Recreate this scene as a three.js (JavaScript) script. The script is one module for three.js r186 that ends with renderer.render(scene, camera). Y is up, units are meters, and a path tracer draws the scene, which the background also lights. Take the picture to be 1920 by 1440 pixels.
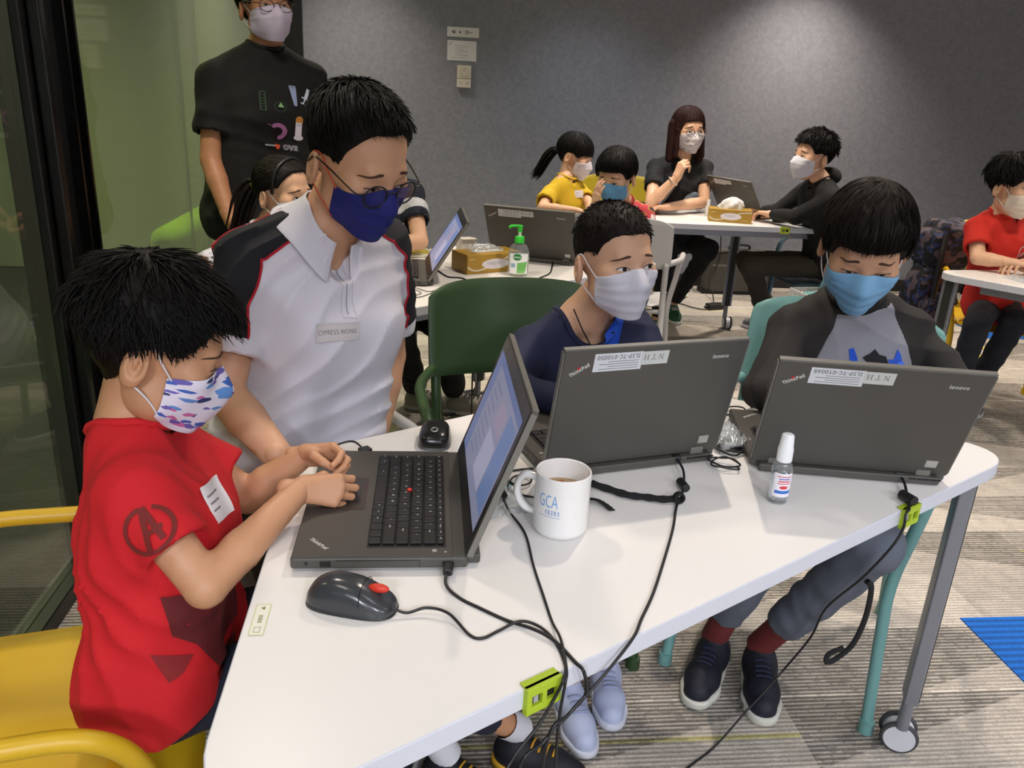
import * as THREE from 'three';
import { RoundedBoxGeometry } from 'three/addons/geometries/RoundedBoxGeometry.js';
import { TextGeometry } from 'three/addons/geometries/TextGeometry.js';
import { FontLoader } from 'three/addons/loaders/FontLoader.js';
import { mergeGeometries } from 'three/addons/utils/BufferGeometryUtils.js';

// ---------- camera, renderer, light ----------
const scene = new THREE.Scene();
scene.background = new THREE.Color(0x000000);
const camera = new THREE.PerspectiveCamera(50.35, 4 / 3, 0.02, 60);
camera.rotation.order = 'YXZ';
camera.position.set(0, 1.36, 0);
camera.rotation.set(-0.3468, 0, 0.0529);
const renderer = new THREE.WebGLRenderer({ antialias: true });
renderer.toneMapping = THREE.LinearToneMapping;
renderer.toneMappingExposure = 1.3;
renderer.shadowMap.enabled = true;
const CEIL = 2.62;
const WARM = 0xfff0e0, COOL = 0xf2f4ff;
// ceiling downlights: x, z, intensity, colour, softness, cone angle, edge fade
const LAMPS = [
  [0.61, -2.3, 6.2, WARM, 1.5, 0.95], [-0.75, -2.1, 6, WARM, 5, 0.95], [2.1, -2.5, 7.5, WARM, 5, 0.95],
  [-0.6, -0.4, 1.6, WARM, 10, 1.05], [0.75, -0.55, 1.2, COOL, 10, 1.05], [2.2, -0.7, 8, COOL, 8, 1.05],
[-0.4, 2.3, 22, COOL, 12, 1.32, 0.2], [1.2, 2.2, 22, COOL, 12, 1.32, 0.2], [2.9, 1.9, 17, COOL, 12, 1.32, 0.2], [3.6, -1.6, 8, COOL, 8, 1.05],
  [-0.95, -4.1, 8, WARM, 5, 0.95], [0.8, -4.15, 11, WARM, 5, 0.95], [2.5, -4.4, 10, WARM, 5, 0.95],
  [-1.12, -5.35, 7, WARM, 4, 0.85], [0.5, -5.3, 4.5, COOL, 5, 0.9], [1.95, -5.75, 12, WARM, 4, 0.92], [3.9, -4.2, 7, WARM, 5, 0.95],
];

// ---------- helpers ----------
const V = (x, y, z) => new THREE.Vector3(x, y, z);
let seed = 7;
function rnd() { seed |= 0; seed = seed + 0x6D2B79F5 | 0; let t = Math.imul(seed ^ seed >>> 15, 1 | seed); t = t + Math.imul(t ^ t >>> 7, 61 | t) ^ t; return ((t ^ t >>> 14) >>> 0) / 4294967296; }
const rr = (a, b) => a + (b - a) * rnd();
const clamp = (x, a, b) => Math.min(b, Math.max(a, x));
const lerp = (a, b, t) => a + (b - a) * t;
const used = new Map();
function numbered(n) { const k = used.get(n) || 0; used.set(n, k + 1); return k ? n + '_' + String(k).padStart(3, '0') : n; }
function std(color, roughness = 0.6, o = {}) { return new THREE.MeshPhysicalMaterial({ color, roughness, ...o }); }
function obj(name, geo, mat, parent) {
  if (Array.isArray(geo)) geo = merge(geo);
  const m = new THREE.Mesh(geo, mat); m.castShadow = m.receiveShadow = true;
  m.name = parent ? name : numbered(name); (parent || scene).add(m); return m;
}
function merge(list) {
  const gs = list.map((g) => { const n = g.index ? g.toNonIndexed() : g.clone(); for (const k of Object.keys(n.attributes)) if (k !== 'position' && k !== 'normal') n.deleteAttribute(k); return n; });
  return mergeGeometries(gs);
}
function tag(o, label, category, group, kind) { o.userData.label = label; if (category) o.userData.category = category; if (group) o.userData.group = group; if (kind) o.userData.kind = kind; return o; }
function thing(name, label, category, [x, y, z] = [0, 0, 0], turn = 0, group) {
  const g = new THREE.Group(); g.name = numbered(name); scene.add(g); g.position.set(x, y, z); g.rotation.y = turn; tag(g, label, category, group); return g;
}
function struct(name, geo, mat, parent) { const m = obj(name, geo, mat, parent); if (!parent) m.userData.kind = 'structure'; return m; }
function box(w, h, d, x = 0, y = 0, z = 0, r = 0) { const g = r ? new RoundedBoxGeometry(w, h, d, 2, r) : new THREE.BoxGeometry(w, h, d); g.translate(x, y, z); return g; }
function cyl(r0, r1, h, x = 0, y = 0, z = 0, n = 24) { const g = new THREE.CylinderGeometry(r0, r1, h, n); g.translate(x, y, z); return g; }
function tube(pts, r, seg = 0, sides = 8, closed = false) {
  const c = new THREE.CatmullRomCurve3(pts.map((p) => p.isVector3 ? p : V(...p)), closed, 'catmullrom', 0.5);
  return new THREE.TubeGeometry(c, seg || pts.length * 8, r, sides, closed);
}
function bar(a, b, r, sides = 10) { return new THREE.TubeGeometry(new THREE.LineCurve3(V(...a), V(...b)), 1, r, sides); }
// polyline with rounded bends as one tube with caps
function pipe(pts, r, bend = 0.05, sides = 12) {
  const P = pts.map((p) => V(...p)), path = new THREE.CurvePath();
  let cur = P[0];
  for (let i = 1; i < P.length; i++) {
    if (i === P.length - 1) { path.add(new THREE.LineCurve3(cur, P[i])); break; }
    const a = P[i].clone().sub(P[i - 1]), b = P[i + 1].clone().sub(P[i]); const l = Math.min(bend, a.length() * 0.49, b.length() * 0.49);
    const s = P[i].clone().addScaledVector(a.normalize(), -l), e = P[i].clone().addScaledVector(b.normalize(), l);
    if (cur.distanceTo(s) > 1e-4) path.add(new THREE.LineCurve3(cur, s));
    path.add(new THREE.QuadraticBezierCurve3(s, P[i], e)); cur = e;
  }
  const n = 8 * pts.length, list = []; for (let i = 0; i <= n; i++) list.push(path.getPoint(i / n));
  const g = new THREE.TubeGeometry(new THREE.CatmullRomCurve3(list), n * 2, r, sides);
  const c0 = new THREE.SphereGeometry(r, sides, 6).translate(...P[0].toArray()), c1 = new THREE.SphereGeometry(r, sides, 6).translate(...P[P.length - 1].toArray());
  return merge([g, c0, c1]);
}
function lathe(pts, n = 32) { return new THREE.LatheGeometry(pts.map(([r, y]) => new THREE.Vector2(r, y)), n); }
function roundedShape(pts, rads) {
  const s = new THREE.Shape(), n = pts.length;
  for (let i = 0; i < n; i++) {
    const p = new THREE.Vector2(...pts[i]), a = new THREE.Vector2(...pts[(i + n - 1) % n]).sub(p), b = new THREE.Vector2(...pts[(i + 1) % n]).sub(p);
    const r = Array.isArray(rads) ? rads[i] : rads; const ang = Math.acos(clamp(a.dot(b) / a.length() / b.length(), -1, 1)); const l = r / Math.tan(ang / 2);
    const s0 = p.clone().addScaledVector(a.normalize(), l), s1 = p.clone().addScaledVector(b.normalize(), l);
    if (i === 0) s.moveTo(s0.x, s0.y); else s.lineTo(s0.x, s0.y);
    // circular corner approximated by a cubic
    const k = 0.55 * Math.min(1, (Math.PI - ang) / (Math.PI / 2) * 0.9 + 0.1);
    s.bezierCurveTo(lerp(s0.x, p.x, k), lerp(s0.y, p.y, k), lerp(s1.x, p.x, k), lerp(s1.y, p.y, k), s1.x, s1.y);
  }
  s.closePath(); return s;
}
function canvasTex(w, h, draw) { const c = document.createElement('canvas'); c.width = w; c.height = h; draw(c.getContext('2d'), w, h); const t = new THREE.CanvasTexture(c); t.colorSpace = THREE.SRGBColorSpace; t.anisotropy = 8; return t; }
function printMat(tex, rough = 0.7, alpha = false) { return new THREE.MeshStandardMaterial({ map: tex, roughness: rough, ...(alpha ? { transparent: true, alphaTest: 0.5, side: THREE.DoubleSide } : {}) }); }
const font = await new FontLoader().loadAsync('fonts/droid/droid_sans_bold.typeface.json');
// room axes: e1 runs along the grey wall, e2 out of it
const YAW = 0.1194, E1 = V(Math.cos(YAW), 0, -Math.sin(YAW)), E2 = V(Math.sin(YAW), 0, Math.cos(YAW));
const room = (x, y, z) => V(E1.x * x + E2.x * z, y, E1.z * x + E2.z * z);
function roomStruct(name, geo, mat) { const m = struct(name, geo, mat); m.rotation.y = YAW; return m; }

for (const [x, z, I, col, soft, ang, pen = 0.7] of LAMPS) {
  const d = thing('ceiling_downlight', 'small round recessed downlight in the ceiling above the picture', 'light', [x, CEIL - 0.004, z], 0, 'ceiling downlights');
  obj('trim_ring', lathe([[0.045, 0.001], [0.06, 0], [0.062, 0.004], [0.045, 0.008]]), std(0xdddddd, 0.5), d);
  obj('diffuser', cyl(0.044, 0.044, 0.003, 0, 0.002, 0), new THREE.MeshStandardMaterial({ color: 0xffffff, emissive: col, emissiveIntensity: 3 }), d);
  const s = new THREE.SpotLight(col, I, 0, ang, pen, 2); s.position.set(0, -0.02, 0); s.target.position.set(0, -2, 0); s.castShadow = true; s.shadow.radius = soft; s.name = 'spot';
  d.add(s, s.target);
}
// ---------- the room ----------
function noiseGrid(n) { const a = new Float32Array(n * n); for (let i = 0; i < a.length; i++) a[i] = rnd(); return (x, y) => { const xi = Math.floor(x), yi = Math.floor(y), fx = x - xi, fy = y - yi, g = (i, j) => a[((j % n + n) % n) * n + ((i % n + n) % n)], sx = fx * fx * (3 - 2 * fx), sy = fy * fy * (3 - 2 * fy); return lerp(lerp(g(xi, yi), g(xi + 1, yi), sx), lerp(g(xi, yi + 1), g(xi + 1, yi + 1), sx), sy); }; }
function dataTex(w, h, f, srgb = true) {
  const d = new Uint8Array(w * h * 4); for (let y = 0; y < h; y++) for (let x = 0; x < w; x++) { const c = f(x, y), i = (y * w + x) * 4; d[i] = c[0]; d[i + 1] = c[1]; d[i + 2] = c[2]; d[i + 3] = 255; }
  const t = new THREE.DataTexture(d, w, h, THREE.RGBAFormat); t.wrapS = t.wrapT = THREE.RepeatWrapping; t.magFilter = THREE.LinearFilter; t.minFilter = THREE.LinearMipmapLinearFilter; t.generateMipmaps = true; if (srgb) t.colorSpace = THREE.SRGBColorSpace; t.needsUpdate = true; return t;
}
function uvScale(g, s) { const u = g.attributes.uv; for (let i = 0; i < u.count; i++) u.setXY(i, u.getX(i) * s[0], u.getY(i) * s[1]); return g; }
// carpet: woven plank carpet, fine ribs along the planks, planks and slanted wedges of three greys
const CN = 2048, CM = 4.096; // pixels, metres
const n1 = noiseGrid(256), n2 = noiseGrid(512);
const plankTone = []; for (let i = 0; i < 64; i++) plankTone.push([rnd(), rnd(), rnd(), rnd()]);
const carpetTex = dataTex(CN, CN, (x, y) => {
  const mx = x * CM / CN, my = y * CM / CN, row = Math.floor(my / 0.256) % 16, off = (row * 0.371) % 1.024;
  const col = Math.floor(((mx + off) % CM) / 1.024) % 4, k = plankTone[row * 4 + col], fx = ((mx + off) % 1.024) / 1.024, fy = (my % 0.256) / 0.256;
  const wedge = k[1] > 0.35 ? (fx - 0.5) * (k[2] > 0.5 ? 1.2 : -1.2) + (fy - 0.5) * 0.9 > (k[3] - 0.5) * 0.5 : k[2] > 0.5;
  let b = wedge ? 0.70 : 0.56; b += (k[0] - 0.5) * 0.10;
  const rib = Math.sin(my / 0.0128 * Math.PI * 2 + 0.5 * n1(x * 0.02, row * 3.1)), ribA = wedge ? 0.07 : 0.15;
  const gap = n1(x * 0.16, Math.floor(my / 0.0128) * 7.3);
  b += (rib > 0.2 ? ribA * (gap > 0.28 ? 1 : 0.2) : -ribA * 0.7);
  b += (n2(x * 0.9, y * 0.9) - 0.5) * 0.13 + (n1(x * 0.05, y * 0.05) - 0.5) * 0.06;
  const yel = k[3] > 0.8 && Math.abs(fy - 0.5) < 0.025 ? 1 : 0, whi = fy < 0.03 && k[2] > 0.6 ? 0.18 : 0;
  b += whi; b = clamp(b, 0.05, 1);
  return [255 * b * 1.0, 255 * b * (yel ? 0.96 : 0.955), 255 * b * (yel ? 0.66 : 0.89)];
});
const carpetBump = dataTex(1024, 1024, (x, y) => { const v = 128 + 70 * Math.sin(y / 1024 * 80 * Math.PI * 2) + 90 * (n2(x * 0.8, y * 0.8) - 0.5); return [v, v, v]; }, false);
carpetBump.repeat.set(4, 4);
const floorG = box(6.7, 0.1, 9.6, 2.38, -0.05, -1.2); { const p = floorG.attributes.position, u = floorG.attributes.uv; for (let i = 0; i < p.count; i++) u.setXY(i, p.getX(i) / CM + 0.13, p.getZ(i) / CM); }
const floor = roomStruct('floor', floorG, new THREE.MeshStandardMaterial({ map: carpetTex, bumpMap: carpetBump, bumpScale: 0.002, roughness: 0.97 }));
floor.userData.label = 'grey and beige striped plank carpet';
const blueTile = dataTex(256, 256, (x, y) => { const b = 0.82 + 0.12 * Math.sin(y / 256 * 20 * Math.PI * 2) + 0.2 * (n2(x, y) - 0.5); return [18 * b, 108 * b, 205 * b]; });
const blueMat = new THREE.MeshStandardMaterial({ map: blueTile, roughness: 0.97 });
for (const [x, z, w, d] of [[1.5417, -1.8211, 1.024, 0.512], [1.75, -4.25, 0.512, 1.024], [0.22, -4.62, 0.256, 0.66], [3.62, -5.1, 0.9, 0.4]])
  struct('blue_carpet_tile', uvScale(box(w, 0.006, d, x + w / 2, 0.0, z + d / 2), [w * 2, d * 2]), blueMat, floor);
const yellowMat = std(0xd8c23a, 0.9);
for (const [x, z, w, d] of [[3.29, -4.5, 0.33, 0.035], [3.29, -4.5, 0.035, 0.25], [1.72, -4.3, 0.03, 0.4], [0.16, -4.55, 0.03, 0.34]])
  struct('yellow_floor_tape', box(w, 0.002, d, x + w / 2, 0.003, z + d / 2), yellowMat, floor);
// grey felt wall
const feltTex = dataTex(1024, 1024, (x, y) => { const v = 0.80 + 0.11 * (n2(x * 0.5, y * 0.5) - 0.5) + 0.06 * (n1(x * 0.06, y * 0.06) - 0.5) + 0.08 * (n2(x * 0.9 + 50, y * 0.16) - 0.5); return [166 * v, 169 * v, 181 * v]; });
const wallG = box(6.7, 2.8, 0.12, 2.53, 1.4, -6.077); { const p = wallG.attributes.position, u = wallG.attributes.uv; for (let i = 0; i < p.count; i++) u.setXY(i, p.getX(i) / 1.3, p.getY(i) / 1.3); }
const wallBack = roomStruct('wall_back', wallG, new THREE.MeshStandardMaterial({ map: feltTex, bumpMap: feltTex, bumpScale: 0.001, roughness: 0.95 }));
wallBack.userData.label = 'grey felt covered wall';
roomStruct('baseboard_back', box(6.6, 0.09, 0.012, 2.55, 0.045, -6.011, 0.003), std(0x1d1c1c, 0.6));
const plain = std(0xcfcdc9, 0.9);
roomStruct('wall_right', box(0.12, 2.8, 9.6, 5.66, 1.4, -1.2), plain);
roomStruct('wall_front', box(6.8, 2.8, 0.12, 2.38, 1.4, 3.54), plain);
roomStruct('ceiling', box(9.4, 0.1, 9.8, 1.05, CEIL + 0.05, -1.2), std(0xdcdbd8, 0.9));
// glazed partition on the left
const dark = std(0x0b0b0b, 0.35), GX = -0.951;
roomStruct('trim_1', box(0.075, CEIL, 0.29, GX - 0.01, CEIL / 2, -2.30, 0.004), dark).userData.label = 'black door post of the glass partition';
roomStruct('trim_2', [box(0.03, CEIL, 0.03, GX + 0.045, CEIL / 2, -2.20, 0.004), box(0.03, CEIL, 0.012, GX + 0.04, CEIL / 2, -2.34), box(0.025, CEIL, 0.012, GX + 0.04, CEIL / 2, -2.41)], std(0x050505, 0.25)).userData.label = 'black vertical edge strips of the door post';
roomStruct('trim_3', box(0.17, CEIL, 0.05, -0.885, CEIL / 2, -6.0, 0.004), dark).userData.label = 'black corner post beside the grey wall';
roomStruct('trim_4', box(0.07, 0.05, 9.3, GX, 0.025, -1.2, 0.004), dark).userData.label = 'black floor rail of the glass partition';
roomStruct('trim_5', box(0.07, 0.06, 9.3, GX, CEIL - 0.03, -1.2), dark);
const filmGlass = new THREE.MeshPhysicalMaterial({ color: new THREE.Color(0.50, 0.57, 0.36), roughness: 0.05, transmission: 0.72, thickness: 0, ior: 1.5 });
const clearGlass = new THREE.MeshPhysicalMaterial({ color: new THREE.Color(0.45, 0.5, 0.40), roughness: 0.03, transmission: 0.92, thickness: 0, ior: 1.5 });
let wn = 1;
for (const [a, b, m, l] of [[-2.445, -3.54, filmGlass, 'green tinted glass pane beside the black post'], [-3.545, -3.81, filmGlass, 'narrow green tinted glass pane'], [-3.815, -5.97, filmGlass, 'green tinted glass pane behind the standing person'], [3.4, -2.15, clearGlass, 'dark glass pane of the partition at the left edge']]) {
  const w = roomStruct('window_' + wn++, box(0.012, CEIL - 0.11, Math.abs(b - a), GX, CEIL / 2, (a + b) / 2), m); w.userData.label = l;
}
// the room beyond the glass
roomStruct('wall_beyond', box(0.1, 2.8, 9.6, -3.4, 1.4, -1.2), std(0x9da98f, 0.9));
roomStruct('wall_beyond_end', box(2.5, 2.8, 0.1, -2.2, 1.4, -6.1), std(0x9da98f, 0.9));
roomStruct('wall_beyond_front', box(2.5, 2.8, 0.1, -2.2, 1.4, 3.5), std(0x5a5f55, 0.9));
roomStruct('floor_beyond', box(2.45, 0.1, 9.6, -2.2, -0.05, -1.2), std(0x2b2c2a, 0.9));
{
  const lime = std(0x8fb81c, 0.8);
  const mk = (x, z, w, d, h, label, side) => { const g = thing('lime_sofa', label, 'sofa', room(x, 0, z).toArray(), YAW); obj('seat', box(w, 0.3, d, 0, 0.25, 0, 0.05), lime, g); obj('backrest', box(0.18, h, d, side * (w / 2 - 0.05), h / 2 + 0.1, 0, 0.06), lime, g); obj('plinth', box(w - 0.06, 0.1, d - 0.06, 0, 0.05, 0), std(0x181818, 0.7), g); };
  mk(-1.5, -1.5, 0.7, 1.1, 0.32, 'lime green sofa seen dimly through the dark glass at the left edge', -1);
  mk(-1.45, -4.35, 0.7, 1.0, 0.58, 'lime green bench seat behind the green glass beyond the black post', 1);
  for (const [lz, li] of [[-4.0, 60], [-1.5, 14]]) { const l = thing('corridor_light', 'round ceiling light in the room behind the glass', 'light', room(-1.9, CEIL - 0.004, lz).toArray(), 0, 'corridor lights');
  obj('diffuser', cyl(0.12, 0.12, 0.01), new THREE.MeshStandardMaterial({ color: 0xffffff, emissive: WARM, emissiveIntensity: 3 }), l);
  const s = new THREE.SpotLight(WARM, li, 0, 1.2, 0.8, 2); s.position.set(0, -0.03, 0); s.target.position.set(0, -2, 0); s.castShadow = true; s.shadow.radius = 5; s.name = 'spot'; l.add(s, s.target); }
}
// wall plates
const wallAt = (x, y) => room(x, y, -6.016);
{
  const s = thing('wall_sign', 'white horizontal sign plate with small icons on the grey wall', 'sign', wallAt(0.262, 1.70).toArray(), YAW);
  obj('plate', box(0.215, 0.062, 0.006, 0, 0, 0.003, 0.001), std(0xdedede, 0.5), s);
  const t = canvasTex(512, 148, (c, w, h) => { c.fillStyle = '#dcdcdc'; c.fillRect(0, 0, w, h); c.fillStyle = '#2b2b2b'; c.beginPath(); c.arc(105, 74, 26, 0, 7); c.fill(); c.fillStyle = '#dcdcdc'; c.beginPath(); c.moveTo(98, 60); c.lineTo(130, 74); c.lineTo(98, 88); c.fill(); c.fillStyle = '#2b2b2b'; c.beginPath(); c.moveTo(70, 60); c.lineTo(98, 74); c.lineTo(70, 90); c.fill(); c.beginPath(); c.arc(205, 80, 15, 0, 7); c.fill(); c.fillRect(193, 56, 26, 6); c.fillRect(285, 50, 70, 9); c.fillRect(285, 68, 130, 9); c.fillRect(285, 94, 80, 9); });
  const f = new THREE.PlaneGeometry(0.205, 0.056); f.translate(0, 0, 0.0065); obj('face_print', f, printMat(t), s);
  const p = thing('wall_notice', 'white paper notice taped to the grey wall above the thermostat', 'notice', wallAt(0.257, 1.583).toArray(), YAW);
  obj('sheet', box(0.198, 0.128, 0.002, 0, 0, 0.001), std(0xd8d8d8, 0.35), p);
  const tp = canvasTex(512, 330, (c, w, h) => { c.fillStyle = '#d6d6d8'; c.fillRect(0, 0, w, h); c.fillStyle = '#8a8a8c'; c.fillRect(30, 30, 46, 14); c.fillRect(30, 60, 30, 12); for (let i = 0; i < 7; i++) c.fillRect(140, 80 + i * 26, 230 - (i % 3) * 40, 5); c.strokeStyle = '#9a9a9c'; c.lineWidth = 4; c.strokeRect(230, 170, 120, 80); c.fillRect(60, 280, 300, 6); });
  const pf = new THREE.PlaneGeometry(0.196, 0.126); pf.translate(0, 0, 0.0025); obj('print', pf, printMat(tp, 0.3), p);
  const th = thing('thermostat', 'cream wall thermostat with round dial under the notice', 'thermostat', wallAt(0.275, 1.42).toArray(), YAW);
  const cream = std(0xd6cfc2, 0.5);
  obj('upper_case', box(0.096, 0.085, 0.03, 0, 0.029, 0.015, 0.004), cream, th); obj('lower_case', box(0.096, 0.056, 0.03, 0, -0.044, 0.015, 0.004), cream, th);
  obj('dial', new THREE.CylinderGeometry(0.028, 0.03, 0.012, 32).rotateX(Math.PI / 2).translate(0, 0.03, 0.034), std(0xcac3b6, 0.5), th);
  obj('dial_pointer', box(0.003, 0.02, 0.002, 0, 0.042, 0.041), std(0x77736a, 0.5), th);
  for (const x of [-0.022, 0.022]) obj('switch', box(0.018, 0.014, 0.006, x, -0.04, 0.031, 0.002), std(0xc2bbae, 0.5), th);
}
// ---------- tables and chairs ----------
const topMat = std(0xe9e6e2, 0.32), edgeMat = std(0xc9ccd4, 0.5), legMat = std(0x8b8f97, 0.38, { metalness: 0.6 }), legDark = std(0x33332f, 0.5, { metalness: 0.3 }), wheelMat = std(0xc4c6cc, 0.45), tyreMat = std(0x3b3b3d, 0.7), limeMat = std(0xa3bb24, 0.5), blackMat = std(0x111113, 0.5);
const TH = 0.74;
const tableShape = roundedShape([[-0.8, 0], [0.8, 0], [0.4, 0.693], [-0.4, 0.693]], [0.075, 0.075, 0.07, 0.07]);
const tableTopG = new THREE.ExtrudeGeometry(tableShape, { depth: 0.024, bevelEnabled: true, bevelThickness: 0.002, bevelSize: 0.002, bevelSegments: 2, curveSegments: 10 }).rotateX(-Math.PI / 2).translate(0, TH - 0.026, 0);
function table(label, x, z, turn, plugs) {
  const t = thing('trapezoid_table', label, 'table', [x, 0, z], turn, 'trapezoid classroom tables');
  const top = obj('table_top', tableTopG, [topMat, edgeMat], t);
  obj('under_frame', [box(1.2, 0.04, 0.03, 0, TH - 0.047, -0.08), box(0.75, 0.04, 0.03, 0, TH - 0.047, -0.6)], legMat, t);
  for (const [lx, lz, a] of [[-0.71, -0.05, -0.25], [0.71, -0.05, 0.25], [0.37, -0.63, -0.4], [-0.37, -0.63, 0.4]]) {
    const l = obj('leg', new THREE.ExtrudeGeometry(roundedShape([[-0.028, -0.014], [0.028, -0.014], [0.028, 0.014], [-0.028, 0.014]], 0.004), { depth: 0.56, bevelEnabled: false, curveSegments: 3 }).rotateX(-Math.PI / 2).translate(0, 0.152, 0), [legMat, legMat], t);
    l.position.set(lx, 0, lz); l.rotation.y = a + Math.PI / 2 * 0.2;
    const ch = obj('inner_channel', box(0.03, 0.56, 0.006, 0, 0.432, 0.0145), legDark, l);
    obj('stem', cyl(0.012, 0.014, 0.09, 0, 0.115, 0, 16), legMat, l);
    obj('caster_hub', new THREE.CylinderGeometry(0.033, 0.033, 0.052, 28).rotateZ(Math.PI / 2).translate(0.02, 0.041, 0), wheelMat, l);
    obj('caster_tyre', merge([0.001, 0.039].map((dx) => new THREE.TorusGeometry(0.034, 0.0065, 8, 28).rotateY(Math.PI / 2).translate(dx, 0.041, 0))), tyreMat, l);
  }
  for (const px of plugs) {
    const pm = obj('power_module', new THREE.ExtrudeGeometry((() => { const s = new THREE.Shape(); s.moveTo(-0.04, -0.045); s.lineTo(0.04, -0.045); s.lineTo(0.04, 0); s.lineTo(-0.04, 0); s.closePath(); for (const [a, b] of [[-0.03, -0.004], [0.005, 0.031]]) { const h = new THREE.Path(); h.moveTo(a, -0.034); h.lineTo(b, -0.034); h.lineTo(b, -0.013); h.lineTo(a, -0.013); h.closePath(); s.holes.push(h); } return s; })(), { depth: 0.012, bevelEnabled: true, bevelThickness: 0.001, bevelSize: 0.001, bevelSegments: 1 }), limeMat, t);
    pm.position.set(px, TH + 0.002, 0.002); pm.scale.set(0.6, 0.75, 0.6); pm.userData.label = 'lime green socket clip on the table edge';
    obj('socket', [box(0.024, 0.02, 0.004, -0.017, -0.0235, 0.002), box(0.024, 0.02, 0.004, 0.018, -0.0235, 0.002)], blackMat, pm);
    obj('connector', box(0.011, 0.012, 0.006, -0.017, -0.024, 0.006, 0.001), std(0x9a9a9a, 0.4), pm);
    obj('top_lip', box(0.08, 0.002, 0.02, 0, 0.0, -0.004), limeMat, pm);
  }
  return t;
}
const table1 = table('nearest white table with three laptops and the mug', 0.371, -0.993, 0.652, [-0.405, 0.375]);
const table2 = table('white table behind the green chair with the hand gel bottle', 0.035, -2.665, 0.787, [-0.38]);
const table3 = table('farthest white table in front of the seated woman', 1.0, -4.335, 0.09, [0.4]);
const table4 = table('white table at the right edge before the boy in red', 2.24, -2.79, -0.8, []);
{ // label sticker on the left edge of the nearest table
  const t = canvasTex(256, 96, (c, w, h) => { c.fillStyle = '#cfd39a'; c.fillRect(0, 0, w, h); c.fillStyle = '#e8e6d8'; c.fillRect(6, 6, w - 12, h - 12); c.fillStyle = '#6f7a40'; c.beginPath(); c.moveTo(205, 60); c.lineTo(222, 34); c.lineTo(236, 60); c.fill(); for (let i = 0; i < 6; i++) c.fillRect(100 + i * 11, 34, 6, 28); c.strokeStyle = '#6f7a40'; c.lineWidth = 3; c.strokeRect(24, 28, 40, 36); });
  const g = new THREE.PlaneGeometry(0.062, 0.018).rotateX(-Math.PI / 2); const m = obj('edge_sticker', g, printMat(t), table1); m.position.set(-0.625, TH + 0.0009, -0.27); m.rotation.y = Math.PI / 3; m.userData.label = 'small pale green sticker on the table edge';
}
function chair(label, color, x, z, turn, o = {}) {
  const m = std(color, 0.42), c = thing(o.name || 'tube_chair', label, 'chair', [x, 0, z], turn, 'tube frame chairs');
  const W = 0.235;
  const seat = new THREE.PlaneGeometry(0.43, 0.43, 14, 14).rotateX(-Math.PI / 2);
  { const p = seat.attributes.position; for (let i = 0; i < p.count; i++) { let X = p.getX(i), Z = p.getZ(i); const rx = X / 0.215, rz = Z / 0.215; const sq = Math.max(Math.abs(rx), Math.abs(rz)); const k = sq > 0 ? Math.min(1, 1.06 * sq / Math.pow(Math.pow(Math.abs(rx), 5) + Math.pow(Math.abs(rz), 5), 0.2)) : 1; X *= k; Z *= k; p.setXYZ(i, X, 0.452 - 0.012 * (1 - rx * rx) + (rz > 0.6 ? -0.05 * (rz - 0.6) : 0) + (rz < -0.6 ? 0.03 * (-rz - 0.6) : 0), Z); } }
  obj('seat', thicken(seat, 0.008), m, c);
  const back = new THREE.PlaneGeometry(1, 1, 20, 8);
  const bh = o.backH || 0.24, by = o.backY || 0.62;
  { const p = back.attributes.position; for (let i = 0; i < p.count; i++) { const u = p.getX(i) * 2, v = p.getY(i) + 0.5; const rc = 1 - 0.10 * Math.pow(Math.abs(v * 2 - 1), 6) * Math.pow(Math.abs(u), 6); p.setXYZ(i, u * 0.24 * (1 - 0.03 * Math.pow(Math.abs(v * 2 - 1), 6)), by + bh * v * rc + 0.014 * (1 - u * u) * (v - 0.4), -0.245 - 0.05 * (1 - u * u) - 0.07 * (v - 0.2)); } }
  obj('backrest', thicken(back, 0.009), m, c);
  for (const s of [-1, 1]) {
    obj('arm_leg', pipe([[s * W, by + 0.02, -0.235], [s * (W + 0.045), by + 0.02, -0.12], [s * (W + 0.04), by + 0.012, 0.13], [s * (W + 0.01), 0.49, 0.175], [s * (W - 0.015), 0.36, 0.185], [s * (W + 0.005), 0.008, 0.235]], 0.0135, 0.09), m, c);
    obj('rear_leg', pipe([[s * (W - 0.012), by + 0.012, -0.258], [s * (W - 0.015), 0.45, -0.2], [s * (W + 0.01), 0.008, -0.29]], 0.0135, 0.12), m, c);
    for (const [fx, fz] of [[W + 0.005, 0.235], [W + 0.01, -0.29]]) obj('foot', cyl(0.017, 0.018, 0.03, s * fx, 0.016, fz, 14), m, c);
  }
  obj('cross_rail', [bar([-W + 0.02, 0.425, -0.19], [W - 0.02, 0.425, -0.19], 0.011), bar([-W + 0.02, 0.425, 0.14], [W - 0.02, 0.425, 0.14], 0.011)], m, c);
  return c;
}
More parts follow.
